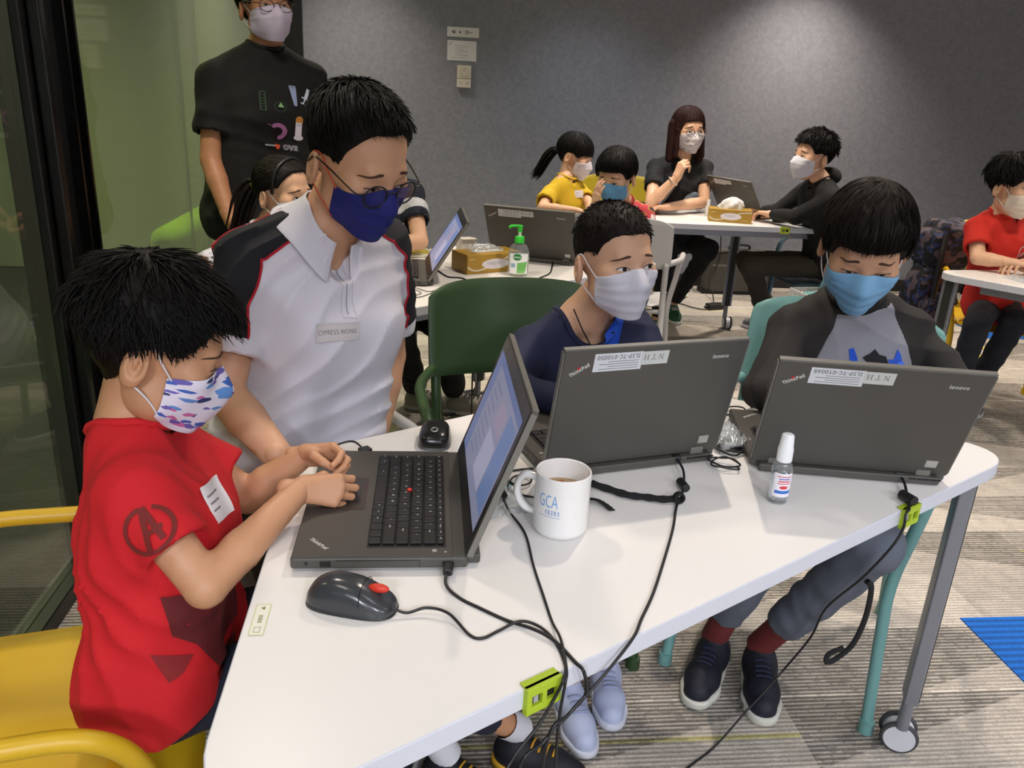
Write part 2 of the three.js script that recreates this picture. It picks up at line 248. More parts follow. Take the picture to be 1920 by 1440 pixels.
function thicken(g, t) { // a sheet given thickness along its normals
  g.computeVertexNormals(); const p = g.attributes.position, n = g.attributes.normal, N = p.count, pos = [], idx = [...g.index.array], out = [];
  for (let i = 0; i < N; i++) pos.push(p.getX(i), p.getY(i), p.getZ(i));
  for (let i = 0; i < N; i++) pos.push(p.getX(i) - n.getX(i) * t, p.getY(i) - n.getY(i) * t, p.getZ(i) - n.getZ(i) * t);
  const edge = new Map();
  for (let i = 0; i < idx.length; i += 3) { const [a, b, c] = [idx[i], idx[i + 1], idx[i + 2]]; out.push(a, b, c, c + N, b + N, a + N); for (const [u, v] of [[a, b], [b, c], [c, a]]) { const k = Math.min(u, v) * 1e6 + Math.max(u, v); edge.has(k) ? edge.set(k, null) : edge.set(k, [u, v]); } }
  for (const e of edge.values()) if (e) out.push(e[1], e[0], e[0] + N, e[1], e[0] + N, e[1] + N);
  const r = new THREE.BufferGeometry(); r.setAttribute('position', new THREE.Float32BufferAttribute(pos, 3));
  if (g.attributes.uv) { const u = []; for (let k = 0; k < 2; k++) for (let i = 0; i < N; i++) u.push(g.attributes.uv.getX(i), g.attributes.uv.getY(i)); r.setAttribute('uv', new THREE.Float32BufferAttribute(u, 2)); }
  r.setIndex(out); r.computeVertexNormals(); return r;
}
const YEL = 0xc9a21a, GRN = 0x2c4425, TEAL = 0x6fa09c, WHT = 0xbfc0c0;
chair('yellow tube chair under the boy in the red shirt at the laptop', YEL, -0.66, -0.965, 1.915);
chair('dark green tube chair behind the boy in navy', GRN, 0.06, -1.89, 0.2);
chair('teal tube chair under the boy in the raglan shirt', TEAL, 0.745, -1.84, -0.446);
chair('white tube chair under the man in the polo shirt', WHT, -0.48, -1.6, 0.75, { backY: 0.6, backH: 0.16 });
chair('yellow tube chair with a backpack hung on it at the right edge', 0xd0a815, 2.33, -3.84, -0.36);
chair('white tube chair behind the child in the red patterned shirt', WHT, 0.5, -3.9, 2.9, { backY: 0.64, backH: 0.22 });
chair('yellow tube chair behind the girl in yellow', 0xb9a21c, 0.62, -5.15, 0.0);
chair('blue grey tube chair under the child in the black jacket', 0x5f7f8c, 1.72, -4.55, -1.3);
chair('dark green tube chair under the girl with the headband', GRN, -0.9, -2.56, 1.2, { backY: 0.5, backH: 0.08 });
chair('dark green tube chair under the person in the striped sleeve', GRN, -0.6, -3.33, 0.35);
// ---------- laptops ----------
const lapMat = std(0x4a4843, 0.5), lapDeck = std(0x403c38, 0.55), keyMat = std(0x0c0c0d, 0.45), lapRim = std(0x6f6d66, 0.45), glassBlack = std(0x0a0a0b, 0.3), redMat = std(0xc8281e, 0.5), silver = std(0xb9b9b6, 0.35, { metalness: 0.5 }), whiteP = std(0xd9d9d9, 0.7), legendMat = std(0xb5b5b5, 0.7);
const LW = 0.341, LD = 0.236, LH = 0.232;
const labelTex = (code, hand) => canvasTex(512, 192, (c, w, h) => {
  c.clearRect(0, 0, w, h); c.save(); c.translate(w, h); c.rotate(Math.PI); // the label is stuck on upside down
  c.fillStyle = '#cfd2d8'; c.fillRect(182, 64, 330, 128); c.fillStyle = '#c3c6c4'; c.fillRect(0, 92, 190, 96);
  c.fillStyle = '#74787e'; c.font = 'bold 42px sans-serif'; c.fillText(code, 200, 178, 296);
  for (let i = 0; i < 4; i++) c.fillRect(205, 78 + i * 17, 270 - (i % 2) * 60, 5);
  c.fillStyle = '#6c7072'; c.font = '54px serif'; c.fillText(hand, 30, 165); c.restore();
});
const screenTex = canvasTex(512, 320, (c, w, h) => {
  c.fillStyle = '#7f86a6'; c.fillRect(0, 0, w, h); c.fillStyle = '#8a8da8'; c.fillRect(0, 26, w, h - 26); c.fillStyle = '#5f6f9f'; c.fillRect(0, 0, w, 26); c.fillStyle = '#6c7ba8'; c.fillRect(0, 26, 70, h);
  c.fillStyle = '#9b8fa8'; c.fillRect(250, 60, 120, 70); c.fillStyle = '#70789c'; for (let i = 0; i < 9; i++) c.fillRect(95, 60 + i * 26, 130 - (i * 37) % 60, 7); c.fillStyle = '#6a7fae'; c.fillRect(390, 40, 110, 240); c.fillStyle = '#a7a7c2'; c.fillRect(240, 150, 140, 130);
});
const badgeTex = canvasTex(512, 96, (c, w, h) => { c.clearRect(0, 0, w, h); c.fillStyle = '#cfcfcb'; c.font = 'bold 92px sans-serif'; c.fillText('ThinkPad', 10, 78, 490); });
const makerTex = canvasTex(512, 128, (c, w, h) => { c.clearRect(0, 0, w, h); c.fillStyle = '#c4c4c0'; c.font = 'bold 110px sans-serif'; c.fillText('lenovo', 10, 92, 480); });
// keyboard layout: rows of [width in key units, legend]
const KROWS = [
  [0.6, ['Esc', 'F1', 'F2', 'F3', 'F4', 'F5', 'F6', 'F7', 'F8', 'F9', 'F10', 'F11', 'F12', 'Home', 'End', 'Del'].map((s) => [0.94, s])],
  [1, [...'`1234567890-='].map((s) => [1, s]).concat([[2, 'Back']])],
  [1, [[1.5, 'Tab'], ...[...'QWERTYUIOP[]'].map((s) => [1, s]), [1.5, '\\']]],
  [1, [[1.75, 'Caps'], ...[...'ASDFGHJKL;\''].map((s) => [1, s]), [2.25, 'Enter']]],
  [1, [[2.25, 'Shift'], ...[...'ZXCVBNM,./'].map((s) => [1, s]), [2.75, 'Shift']]],
  [1, [[1, 'Fn'], [1, 'Ctrl'], [1, ''], [1, 'Alt'], [5, ''], [1, 'Alt'], [1, 'Prt'], [1, 'Ctrl'], [1, ''], [1, ''], [1, '']]],
];
const keyGeo = new Map();
function keyG(w, d) { const k = w.toFixed(4) + d.toFixed(4); if (!keyGeo.has(k)) keyGeo.set(k, new RoundedBoxGeometry(w, 0.004, d, 1, 0.0012)); return keyGeo.get(k); }
function laptop(label, x, z, a, t, o = {}) {
  const g = thing('laptop', label, 'laptop', [x, TH, z], a, 'charcoal laptops');
  const body = obj('base', [box(LW, 0.017, LD, 0, 0.0125, LD / 2, 0.004), box(LW - 0.03, 0.014, 0.03, 0, 0.009, -0.003, 0.003)], lapMat, g);
  obj('palm_rest', box(LW - 0.004, 0.0016, LD - 0.022, 0, 0.0212, LD / 2 + 0.009, 0.0006), lapDeck, body);
  obj('foot_pads', [-1, 1].flatMap((s) => [box(0.03, 0.004, 0.012, s * 0.14, 0.002, 0.03), box(0.03, 0.004, 0.012, s * 0.14, 0.002, 0.2)]), blackMat, body);
  obj('vent', Array.from({ length: 8 }, (_, i) => box(0.005, 0.003, 0.002, -0.105 - i * 0.007, 0.012, -0.0185)), blackMat, body);
  if (o.keys) {
    const kb = obj('keyboard', box(0.292, 0.001, 0.108, 0, 0.0224, 0.083, 0.0004), keyMat, g);
    const pitch = 0.0188; let zz = 0.031; const legends = [];
    for (const [hk, row] of KROWS) {
      const d = pitch * hk; let xx = -0.142; const total = row.reduce((s, k) => s + k[0], 0), sc = 0.284 / total;
      for (const [w, s] of row) {
        const kw = w * sc; const k = obj('key', keyG(kw - 0.0024, d - 0.0024), keyMat, kb); k.position.set(xx + kw / 2, 0.0248, zz + d / 2);
        if (s && o.keys > 1) { const tg = new TextGeometry(s, { font, size: s.length > 1 ? 0.0022 : 0.0036, depth: 0.0001, curveSegments: 1 }); tg.rotateX(-Math.PI / 2); tg.translate(xx + (s.length > 1 ? 0.0028 : 0.0045), 0.02682, zz + d * 0.55); legends.push(tg); }
        xx += kw;
      }
      zz += d;
    }
    if (legends.length) obj('key_legends', legends, legendMat, kb);
    obj('pointing_stick', new THREE.SphereGeometry(0.0042, 14, 8).scale(1, 0.6, 1).translate(-0.014, 0.0275, 0.083), redMat, g);
    const pad = obj('touchpad', box(0.1, 0.0012, 0.066, -0.012, 0.0222, 0.182, 0.0005), std(0x2f2c2a, 0.4), g);
    obj('touchpad_rim', [box(0.102, 0.0003, 0.0008, -0.012, 0.0229, 0.149), box(0.102, 0.0003, 0.0008, -0.012, 0.0229, 0.215), box(0.0008, 0.0003, 0.066, -0.0625, 0.0229, 0.182), box(0.0008, 0.0003, 0.066, 0.0385, 0.0229, 0.182), box(0.03, 0.0003, 0.001, -0.03, 0.0229, 0.154), box(0.03, 0.0003, 0.001, 0.01, 0.0229, 0.154)], std(0x5c2320, 0.6), pad);
    const b = new THREE.PlaneGeometry(0.046, 0.0095).rotateX(-Math.PI / 2); const bm = obj('palm_badge', b, printMat(badgeTex, 0.4, true), g); bm.position.set(0.138, 0.0223, 0.2); bm.rotation.y = 0.75;
    obj('status_lights', [box(0.003, 0.0006, 0.003, 0.158, 0.0224, 0.03), cyl(0.0035, 0.0035, 0.0008, 0.155, 0.0224, 0.045, 12)], silver, g);
    obj('side_ports', [box(0.001, 0.008, 0.014, LW / 2, 0.012, 0.19), box(0.001, 0.005, 0.009, LW / 2, 0.013, 0.03), cyl(0.0025, 0.0025, 0.001, 0, 0, 0, 10).rotateZ(Math.PI / 2).translate(LW / 2, 0.013, 0.215), box(0.0008, 0.010, 0.0008, LW / 2, 0.012, 0.065), box(0.0008, 0.0008, 0.112, LW / 2, 0.017, 0.12)], blackMat, body);
  }
  const lid = obj('lid', box(LW, LH, 0.0105, 0, LH / 2, -0.0052, 0.0035), lapMat, g); lid.position.set(0, 0.019, 0.004); lid.rotation.x = -t;
  obj('lid_edge', [box(LW - 0.002, 0.002, 0.0085, 0, LH + 0.0003, -0.0048), box(0.0018, LH - 0.01, 0.0085, LW / 2 + 0.0002, LH / 2, -0.0048), box(0.0018, LH - 0.01, 0.0085, -LW / 2 - 0.0002, LH / 2, -0.0048)], lapRim, lid);
  obj('bezel', box(LW - 0.004, LH - 0.006, 0.001, 0, LH / 2, 0.0004), glassBlack, lid);
  if (o.screen) {
    const s = new THREE.PlaneGeometry(0.309, 0.174).translate(0, LH / 2 + 0.004, 0.0012);
    obj('screen', s, new THREE.MeshPhysicalMaterial({ color: 0x101216, roughness: 0.35, emissive: 0xffffff, emissiveMap: screenTex, emissiveIntensity: o.screen }), lid);
    obj('bezel_bumpers', [-0.12, -0.06, 0.06].map((bx) => cyl(0.003, 0.003, 0.001, 0, 0, 0, 10).rotateX(Math.PI / 2).translate(bx, LH - 0.012, 0.0012)), lapRim, lid);
  }
  for (const s of [-1, 1]) obj('hinge', box(0.026, 0.018, 0.012, s * 0.128, 0.019, -0.004, 0.003), lapRim, g);
  if (o.code) {
    const lg = new THREE.PlaneGeometry(0.134, 0.05); lg.rotateY(Math.PI).translate(0.05, LH - 0.034, -0.0110); obj('asset_label', lg, printMat(labelTex(o.code, o.hand), 0.45, true), lid);
    const st = new THREE.PlaneGeometry(0.046, 0.0105).rotateZ(0.55).rotateY(Math.PI); st.translate(0.137, LH - 0.035, -0.0110); obj('lid_badge', st, printMat(badgeTex, 0.4, true), lid);
    obj('badge_dot', cyl(0.0024, 0.0024, 0.0008, 0, 0, 0, 12).rotateX(Math.PI / 2).translate(0.142, LH - 0.0335, -0.0113), redMat, lid);
    const mk = new THREE.PlaneGeometry(0.046, 0.0115).rotateY(Math.PI); mk.translate(-0.126, LH - 0.03, -0.0110); obj('maker_mark', mk, printMat(makerTex, 0.4, true), lid);
    obj('small_sticker', box(0.02, 0.016, 0.0004, -0.135, 0.028, -0.0108), silver, lid);
  }
  return g;
}
laptop('open laptop with keyboard in view before the boy in the red shirt', -0.0659, -1.1282, -1.4608, 0.3504, { keys: 2, screen: 0.5 });
laptop('laptop seen from behind, lid label 010050, before the boy in navy', 0.2181, -1.3189, 3.5092, 0.221, { keys: 1, screen: 0.6, code: 'ILSP-TC-010050', hand: 'N T H' });
laptop('laptop seen from behind, lid label 010048, before the boy in the raglan shirt', 0.6034, -1.3301, 3.0701, 0.3658, { keys: 1, screen: 0.6, code: 'ILSP-TC-010048', hand: 'N T H' });
laptop('laptop on the second table with its lit screen facing left', -0.313, -2.771, -1.433, 0.572, { keys: 1, screen: 0.8 });
laptop('laptop seen from behind on the second table beside the hand gel', 0.058, -3.114, 2.877, 0.545, { code: 'ILSP-TC-010', hand: 'N T H', screen: 0.6 });
laptop('laptop seen from behind on the farthest table beside the tissue box', 1.258, -4.768, 2.123, 0.605, { code: 'ILSP-TC-010', hand: 'N T H', screen: 0.6 });
laptop('laptop seen edge on before the woman on the farthest table', 0.775, -4.793, -1.706, 0.54, { screen: 0.7 });

// ---------- small things on the tables ----------
{ // corded mouse with a red wheel
  const m = thing('corded_mouse', 'grey corded mouse with red scroll wheel on the nearest table', 'mouse', [-0.186, TH, -0.868], 1.42);
  const shell = (sc, lift) => { const g = new THREE.SphereGeometry(1, 40, 24); const p = g.attributes.position; for (let i = 0; i < p.count; i++) { let x = p.getX(i), y = p.getY(i), z = p.getZ(i); const sx = Math.sign(x) * Math.pow(Math.abs(x), 0.72), sz = Math.sign(z) * Math.pow(Math.abs(z), 0.75); const w = 0.0305 * (1 + 0.05 * sz - 0.09 * (1 - sz * sz)); const hgt = 0.0375 * (0.72 + 0.28 * Math.cos((sz + 0.42) * 1.5)) * (sz > 0.2 ? 1 - 0.32 * (sz - 0.2) : 1); p.setXYZ(i, sx * w * sc, y > 0 ? Math.pow(y, 0.8) * hgt * sc + lift : y * 0.002 + lift, sz * 0.0575 * sc); } g.computeVertexNormals(); return g; };
  const mm = std(0x37393c, 0.22);
  obj('shell', shell(1, 0.004), mm, m); obj('skirt', shell(1.02, 0.002).scale(1, 0.42, 1), std(0x26282a, 0.4), m);
  obj('button_seam', tube([[-0.029, 0.019, 0.018], [-0.02, 0.0315, 0.017], [0, 0.0352, 0.016], [0.02, 0.0315, 0.017], [0.029, 0.019, 0.018]], 0.0006, 20, 5), blackMat, m);
  obj('scroll_wheel', new THREE.SphereGeometry(1, 20, 12).scale(0.0055, 0.006, 0.0135).translate(0, 0.0305, 0.035), std(0xc8331f, 0.45), m);
}
{ // wireless mouse
  const m = thing('wireless_mouse', 'black wireless mouse on the nearest table in front of the man in white', 'mouse', [-0.137, TH, -1.385], 0.05);
  const g = new THREE.SphereGeometry(1, 36, 20); const p = g.attributes.position; for (let i = 0; i < p.count; i++) { const x = p.getX(i), y = p.getY(i), z = p.getZ(i), sx = Math.sign(x) * Math.pow(Math.abs(x), 0.6), sz = Math.sign(z) * Math.pow(Math.abs(z), 0.6); p.setXYZ(i, sx * 0.029 * (1 + 0.06 * sz), y > 0 ? 0.006 + Math.pow(y, 0.75) * 0.026 : 0.006 + y * 0.004, sz * 0.047); } g.computeVertexNormals();
  obj('shell', g, std(0x17181a, 0.25), m); obj('base', g.clone().scale(1.03, 0.32, 1.02), std(0x55575b, 0.4), m);
  obj('wheel_surround', new THREE.TorusGeometry(0.0055, 0.0012, 8, 24).scale(1, 1.6, 1).rotateX(-Math.PI / 2).translate(0, 0.0315, 0.022), silver, m);
  obj('scroll_wheel', new THREE.SphereGeometry(1, 14, 8).scale(0.003, 0.003, 0.007).translate(0, 0.0315, 0.022), blackMat, m);
}
{ // mug
  const m = thing('mug', 'white mug with blue print on the nearest table', 'mug', [0.083, TH, -1.088], 0);
  const R = 0.0415, Hh = 0.0975, wm = std(0xe4e3e0, 0.18);
  obj('cup', lathe([[0, 0.002], [R - 0.006, 0], [R - 0.002, 0.003], [R, 0.01], [R, Hh - 0.002], [R - 0.0015, Hh], [R - 0.0035, Hh - 0.002], [R - 0.004, 0.012], [R - 0.012, 0.006], [0, 0.005]], 64), wm, m);
  const hd = obj('handle', tube([[-R + 0.002, 0.078, 0], [-R - 0.016, 0.08, 0], [-R - 0.027, 0.064, 0], [-R - 0.026, 0.042, 0], [-R - 0.014, 0.026, 0], [-R + 0.002, 0.022, 0]], 0.0058, 40, 14).scale(1, 1, 1.2), wm, m); hd.rotation.y = -0.28;
  const cf = obj('coffee', new THREE.CircleGeometry(R - 0.0042, 40).rotateX(-Math.PI / 2).translate(0, 0.066, 0), std(0xb08f68, 0.15), m);
  obj('tea_leaves', Array.from({ length: 9 }, () => { const a = rr(0, 6.28), r = rr(0, 0.012); return new THREE.SphereGeometry(rr(0.002, 0.004), 8, 5).scale(1.3, 0.5, 1).translate(Math.cos(a) * r - 0.006, 0.0672, Math.sin(a) * r - 0.022); }), std(0xa5691c, 0.7), m);
  const t = canvasTex(512, 256, (c, w, h) => { c.clearRect(0, 0, w, h); c.fillStyle = '#6f9fd4'; c.font = '150px sans-serif'; c.fillText('GCA', 130, 136, 330); c.font = '46px sans-serif'; c.fillStyle = '#6b93c8'; for (let i = 2; i < 7; i++) { const x = 150 + i * 44; c.fillRect(x, 166, 30, 5); c.fillRect(x, 182, 30, 5); c.fillRect(x, 198, 30, 5); c.fillRect(x + 12, 160, 6, 44); if (i % 2) c.fillRect(x + 2, 160, 5, 44); } c.fillRect(150, 222, 300, 4); });
  const pg = new THREE.CylinderGeometry(R + 0.0003, R + 0.0003, 0.045, 40, 1, true, -1.28, 1.35); obj('print', pg.translate(0, 0.055, 0), printMat(t, 0.25, true), m);
}
const clearMat = new THREE.MeshPhysicalMaterial({ color: 0xf4f8fa, roughness: 0.06, transmission: 0.9, thickness: 0, ior: 1.45 });
{ // spray bottle
  const b = thing('spray_bottle', 'small clear spray bottle with white cap in front of a laptop', 'bottle', [0.448, TH, -1.215], 0.1);
  obj('bottle', lathe([[0, 0.001], [0.014, 0], [0.0165, 0.003], [0.0165, 0.062], [0.014, 0.07], [0.0105, 0.075]], 32), clearMat, b);
  obj('liquid', lathe([[0, 0.003], [0.0145, 0.003], [0.0147, 0.05], [0, 0.05]], 28), new THREE.MeshPhysicalMaterial({ color: 0xf0f4f6, roughness: 0.02, transmission: 1, thickness: 0.03, ior: 1.33 }), b);
  obj('cap', lathe([[0.0118, 0.074], [0.0125, 0.076], [0.0125, 0.096], [0.0115, 0.098], [0.0098, 0.119], [0.007, 0.121], [0, 0.121]], 28), std(0xeceff1, 0.35), b);
  const t = canvasTex(256, 256, (c, w, h) => { c.fillStyle = '#e6e3ea'; c.fillRect(0, 0, w, h); c.fillStyle = '#c9525e'; c.fillRect(40, 30, 170, 10); c.fillRect(60, 78, 140, 14); c.fillRect(50, 104, 160, 10); c.fillStyle = '#5b6fb5'; c.fillRect(60, 54, 130, 12); c.fillStyle = '#cf3b42'; c.beginPath(); c.ellipse(128, 150, 50, 18, 0, 0, 7); c.fill(); c.fillStyle = '#2f6ac0'; c.fillRect(30, 184, 196, 34); });
  obj('label', new THREE.CylinderGeometry(0.0168, 0.0168, 0.042, 32, 1, true, -1.1, 2.2).translate(0, 0.036, 0), printMat(t, 0.4), b);
}
{ // pump bottle of hand gel
  const b = thing('hand_gel_bottle', 'clear hand gel bottle with green pump on the second table', 'bottle', [0.0, TH, -2.845], 0.05);
  const flat = (g) => g.scale(1, 1, 0.62);
  obj('bottle', flat(lathe([[0, 0.001], [0.03, 0], [0.035, 0.006], [0.0385, 0.05], [0.0365, 0.085], [0.028, 0.107], [0.015, 0.116], [0.0135, 0.122]], 40)), clearMat, b);
  obj('gel', flat(lathe([[0, 0.003], [0.031, 0.004], [0.0365, 0.05], [0.035, 0.08], [0, 0.08]], 32)), new THREE.MeshPhysicalMaterial({ color: 0xeef6f0, roughness: 0.05, transmission: 0.8, thickness: 0.05, ior: 1.36 }), b);
  const gr = std(0x35c63a, 0.4);
  const col = obj('collar', lathe([[0.0165, 0.116], [0.017, 0.118], [0.0165, 0.138], [0.008, 0.14], [0, 0.14]], 28), gr, b);
  obj('stem', cyl(0.0055, 0.0055, 0.02, 0, 0.148, 0, 16), std(0xdfeee0, 0.4), b);
  obj('pump_head', [cyl(0.0095, 0.0075, 0.022, 0, 0.165, 0, 20), tube([[0.004, 0.173, 0], [-0.014, 0.174, 0], [-0.032, 0.172, 0], [-0.037, 0.166, 0]], 0.0048, 20, 10)], gr, b);
  const t = canvasTex(256, 320, (c, w, h) => { c.clearRect(0, 0, w, h); c.fillStyle = '#f2f4f2'; c.fillRect(20, 20, 216, 290); c.fillStyle = '#1e7d3e'; c.beginPath(); c.arc(110, 70, 48, 0, 7); c.fill(); c.fillStyle = '#ffffff'; c.font = 'bold 28px sans-serif'; c.fillText('Dettol', 70, 80, 82); c.fillStyle = '#7cc56b'; c.beginPath(); c.moveTo(110, 150); c.lineTo(230, 130); c.lineTo(200, 300); c.lineTo(110, 300); c.fill(); c.fillStyle = '#5aa84e'; for (let i = 0; i < 6; i++) c.fillRect(120, 160 + i * 18, 90, 5); c.fillStyle = '#8fb3c9'; c.fillRect(40, 160, 50, 60); });
  const lg = new THREE.CylinderGeometry(0.0392, 0.0378, 0.078, 32, 1, true, -1.1, 2.2).translate(0, 0.047, 0); obj('label', flat(lg), printMat(t, 0.4, true), b);
}
function tissueBox(label, x, z, turn, tuft) {
  const b = thing('tissue_box', label, 'tissue box', [x, TH, z], turn, 'gold tissue boxes');
  const W = 0.225, Hh = 0.068, D = 0.115;
  const gold = std(0xa9852e, 0.45);
  obj('carton', box(W, Hh, D, 0, Hh / 2, 0, 0.002), gold, b);
  const t = canvasTex(512, 160, (c, w, h) => { c.fillStyle = '#a9852e'; c.fillRect(0, 0, w, h); c.strokeStyle = '#d8d4c6'; c.lineWidth = 14; c.beginPath(); c.moveTo(0, 95); c.bezierCurveTo(40, 150, 120, 140, 200, 110); c.stroke(); c.beginPath(); c.moveTo(330, 55); c.bezierCurveTo(390, 20, 440, 22, 512, 20); c.stroke(); c.fillStyle = '#dcd6dc'; c.beginPath(); c.ellipse(262, 84, 128, 46, 0, 0, 7); c.fill(); c.fillStyle = '#a9a6b8'; c.font = 'bold 36px serif'; c.fillText('VIRJOY', 184, 92, 160); c.fillStyle = '#c9b98a'; c.fillRect(390, 124, 90, 6); c.fillRect(20, 30, 46, 8); });
  for (const s of [1, -1]) { const f = new THREE.PlaneGeometry(W - 0.004, Hh - 0.004); const m = obj('front_print', f, printMat(t, 0.45), b); m.position.set(0, Hh / 2, s * (D / 2 + 0.0006)); if (s < 0) m.rotation.y = Math.PI; }
  obj('opening', [box(0.12, 0.0012, 0.04, 0, Hh + 0.0003, 0, 0.0005)], std(0xe2e0dc, 0.5), b);
  if (tuft) {
    const g = new THREE.SphereGeometry(1, 28, 16, 0, 6.283, 0, 1.9), p = g.attributes.position;
    for (let i = 0; i < p.count; i++) { const x = p.getX(i), y = p.getY(i), z2 = p.getZ(i), a = Math.atan2(z2, x), f = 1 + 0.12 * Math.sin(a * 5 + y * 3) + 0.07 * Math.sin(a * 9 - y * 6); p.setXYZ(i, x * 0.062 * f + 0.012 * y, Hh + 0.012 + y * 0.045 * (1 + 0.15 * Math.sin(a * 3)), z2 * 0.026 * f); }
    g.computeVertexNormals(); obj('tissue', g, std(0xe9e9ea, 0.95, { side: THREE.DoubleSide }), b);
  }
  return b;
}
tissueBox('gold tissue box beside the hand gel on the second table', -0.115, -2.92, 0.58, false);
tissueBox('gold tissue box with a white tissue pulled up on the farthest table', 1.13, -4.50, -0.16, true);
// papers, packets and boxes
function sheet(name, label, cat, x, y, z, w, d, turn, mat, wav = 0.003) {
  const g = new THREE.PlaneGeometry(w, d, 8, 8).rotateX(-Math.PI / 2), p = g.attributes.position; for (let i = 0; i < p.count; i++) p.setY(i, wav * (1 + Math.sin(p.getX(i) * 40 + 1) * Math.cos(p.getZ(i) * 33)));
  const t = thing(name, label, cat, [x, y, z], turn); obj('sheet', thicken(g, 0.0008), mat, t); return t;
}
sheet('paper_sheet', 'printed yellow and green paper on the second table behind the lit laptop', 'paper', -0.42, TH + 0.002, -3.12, 0.2, 0.14, 0.5, printMat(canvasTex(128, 96, (c) => { c.fillStyle = '#d8d6c4'; c.fillRect(0, 0, 128, 96); c.fillStyle = '#c9b94a'; c.fillRect(60, 10, 60, 50); c.fillStyle = '#7f9a6a'; c.fillRect(10, 30, 40, 30); })));
const bagMat = new THREE.MeshPhysicalMaterial({ color: 0xe8eef2, roughness: 0.15, transmission: 0.75, thickness: 0, ior: 1.4, side: THREE.DoubleSide });
function wrapper(label, x, y, z, w, d, h, turn) {
  const g = new THREE.PlaneGeometry(w, d, 16, 14).rotateX(-Math.PI / 2), p = g.attributes.position; for (let i = 0; i < p.count; i++) p.setY(i, h * (0.25 + 0.75 * rnd()) * (1 - Math.pow(Math.abs(p.getX(i)) * 2 / w, 4)) + 0.001);
  g.computeVertexNormals(); const t = thing('plastic_wrapper', label, 'wrapper', [x, y, z], turn); obj('film', g, bagMat, t); return t;
}
wrapper('crumpled clear plastic wrapper beside the mug handle', 0.0, TH, -1.15, 0.075, 0.09, 0.012, 0.3);
wrapper('crumpled clear plastic bag under the cables between two laptops', 0.42, TH, -1.455, 0.08, 0.12, 0.03, 0.2);
wrapper('clear plastic wrapper on the gold tissue box beside the hand gel', -0.12, TH + 0.069, -2.925, 0.13, 0.08, 0.02, 0.5);
wrapper('clear plastic packet on the table at the right edge', 2.02, TH, -3.25, 0.1, 0.12, 0.015, 0.2);
sheet('plastic_chip', 'tiny pale blue plastic piece beside the mug handle', 'plastic', -0.002, TH, -1.215, 0.03, 0.016, 0.5, std(0x9ec4c8, 0.3), 0.001);
sheet('crumpled_tissue', 'crumpled white tissue at the right end of the farthest table', 'tissue', 1.55, TH, -4.52, 0.16, 0.1, 0.4, whiteP, 0.012);
sheet('flat_card', 'small flat card lying on the farthest table before the woman', 'card', 1.02, TH, -4.75, 0.12, 0.08, 0.3, std(0xc9c9c4, 0.6), 0.001);
{
  const b = thing('adapter_box', 'small white box standing behind the gold tissue box', 'box', [-0.2, TH, -3.06], 0.5); obj('carton', box(0.06, 0.085, 0.05, 0, 0.0425, 0, 0.003), std(0xd9d4c9, 0.5), b); obj('flap', box(0.058, 0.002, 0.03, 0, 0.086, 0.02), std(0xd0cbc0, 0.5), b);
  const e = thing('mini_bottle', 'tiny white bottle beside the tissue box on the farthest table', 'bottle', [1.045, TH, -4.66]); obj('bottle', lathe([[0, 0], [0.014, 0], [0.015, 0.005], [0.015, 0.05], [0.008, 0.062]], 20), std(0xd9dcd8, 0.4), e); obj('cap', cyl(0.009, 0.009, 0.03, 0, 0.076, 0, 16), std(0xeceeec, 0.4), e);
  const r = thing('hand_tool', 'small dark gadget with red detail on the farthest table beside the laptop', 'gadget', [1.42, TH, -4.56], 0.3); obj('body', box(0.07, 0.014, 0.035, 0, 0.009, 0, 0.005), std(0x3a352c, 0.5), r); obj('button', box(0.015, 0.008, 0.01, 0.025, 0.016, 0, 0.002), redMat, r);
}
// ---------- cables ----------
const cord = std(0x17171a, 0.45);
const TS = TH + 0.0022;
function cable(label, pts, r = 0.0021, ends = []) {
  const t = thing('cable', label, 'cable', pts[0]); const o = V(...pts[0]);
  obj('cord', tube(pts.map((p) => V(...p).sub(o)), r, pts.length * 14, 8), cord, t);
  for (const [i, geo] of ends) { const m = obj('plug', geo, cord, t); m.position.set(...V(...pts[i]).sub(o).toArray()); const j = i ? i - 1 : 1; const d = V(...pts[i]).sub(V(...pts[j])); m.rotation.y = Math.atan2(d.x, d.z); }
  return t;
}
const plug = (w, h, l) => box(w, h, l, 0, 0.001, 0, 0.002);
const A_ = [[0.069, 0.724, -0.746], [0.05, 0.691, -0.732], [0.022, 0.661, -0.71], [0.0, 0.6, -0.695], [0.02, 0.4, -0.75], [0.04, 0.2, -0.85], [0.1, 0.02, -0.95]];
cable('black mouse cord winding over the nearest table from the grey mouse', [[-0.133, 0.752, -0.850], [-0.115, TS + 0.004, -0.849], [-0.091, TS + 0.008, -0.856], [-0.063, TS + 0.008, -0.847], [-0.035, TS, -0.818], [-0.019, TS, -0.813], [0, TS, -0.829], [0.025, TS + 0.004, -0.844], [0.048, TS + 0.003, -0.838], [0.067, TS, -0.815], [0.078, TS, -0.772], [0.0745, 0.742, -0.7475], ...A_], 0.0019);
cable('power cord from the red boy\'s laptop over the table edge', [[-0.072, 0.752, -0.956], [-0.073, TS + 0.004, -0.917], [-0.054, TS, -0.893], [-0.025, TS, -0.872], [0.009, TS, -0.850], [0.042, TS + 0.004, -0.830], [0.067, TS + 0.003, -0.811], [0.090, TS, -0.778], [0.099, 0.74, -0.765], [0.105, 0.702, -0.774], [0.088, 0.686, -0.761], [0.058, 0.663, -0.738], [0.03, 0.62, -0.72], [0.06, 0.3, -0.8], [0.12, 0.02, -0.9]], 0.0022, [[0, box(0.013, 0.011, 0.03, 0, -0.002, -0.006, 0.003)]]);
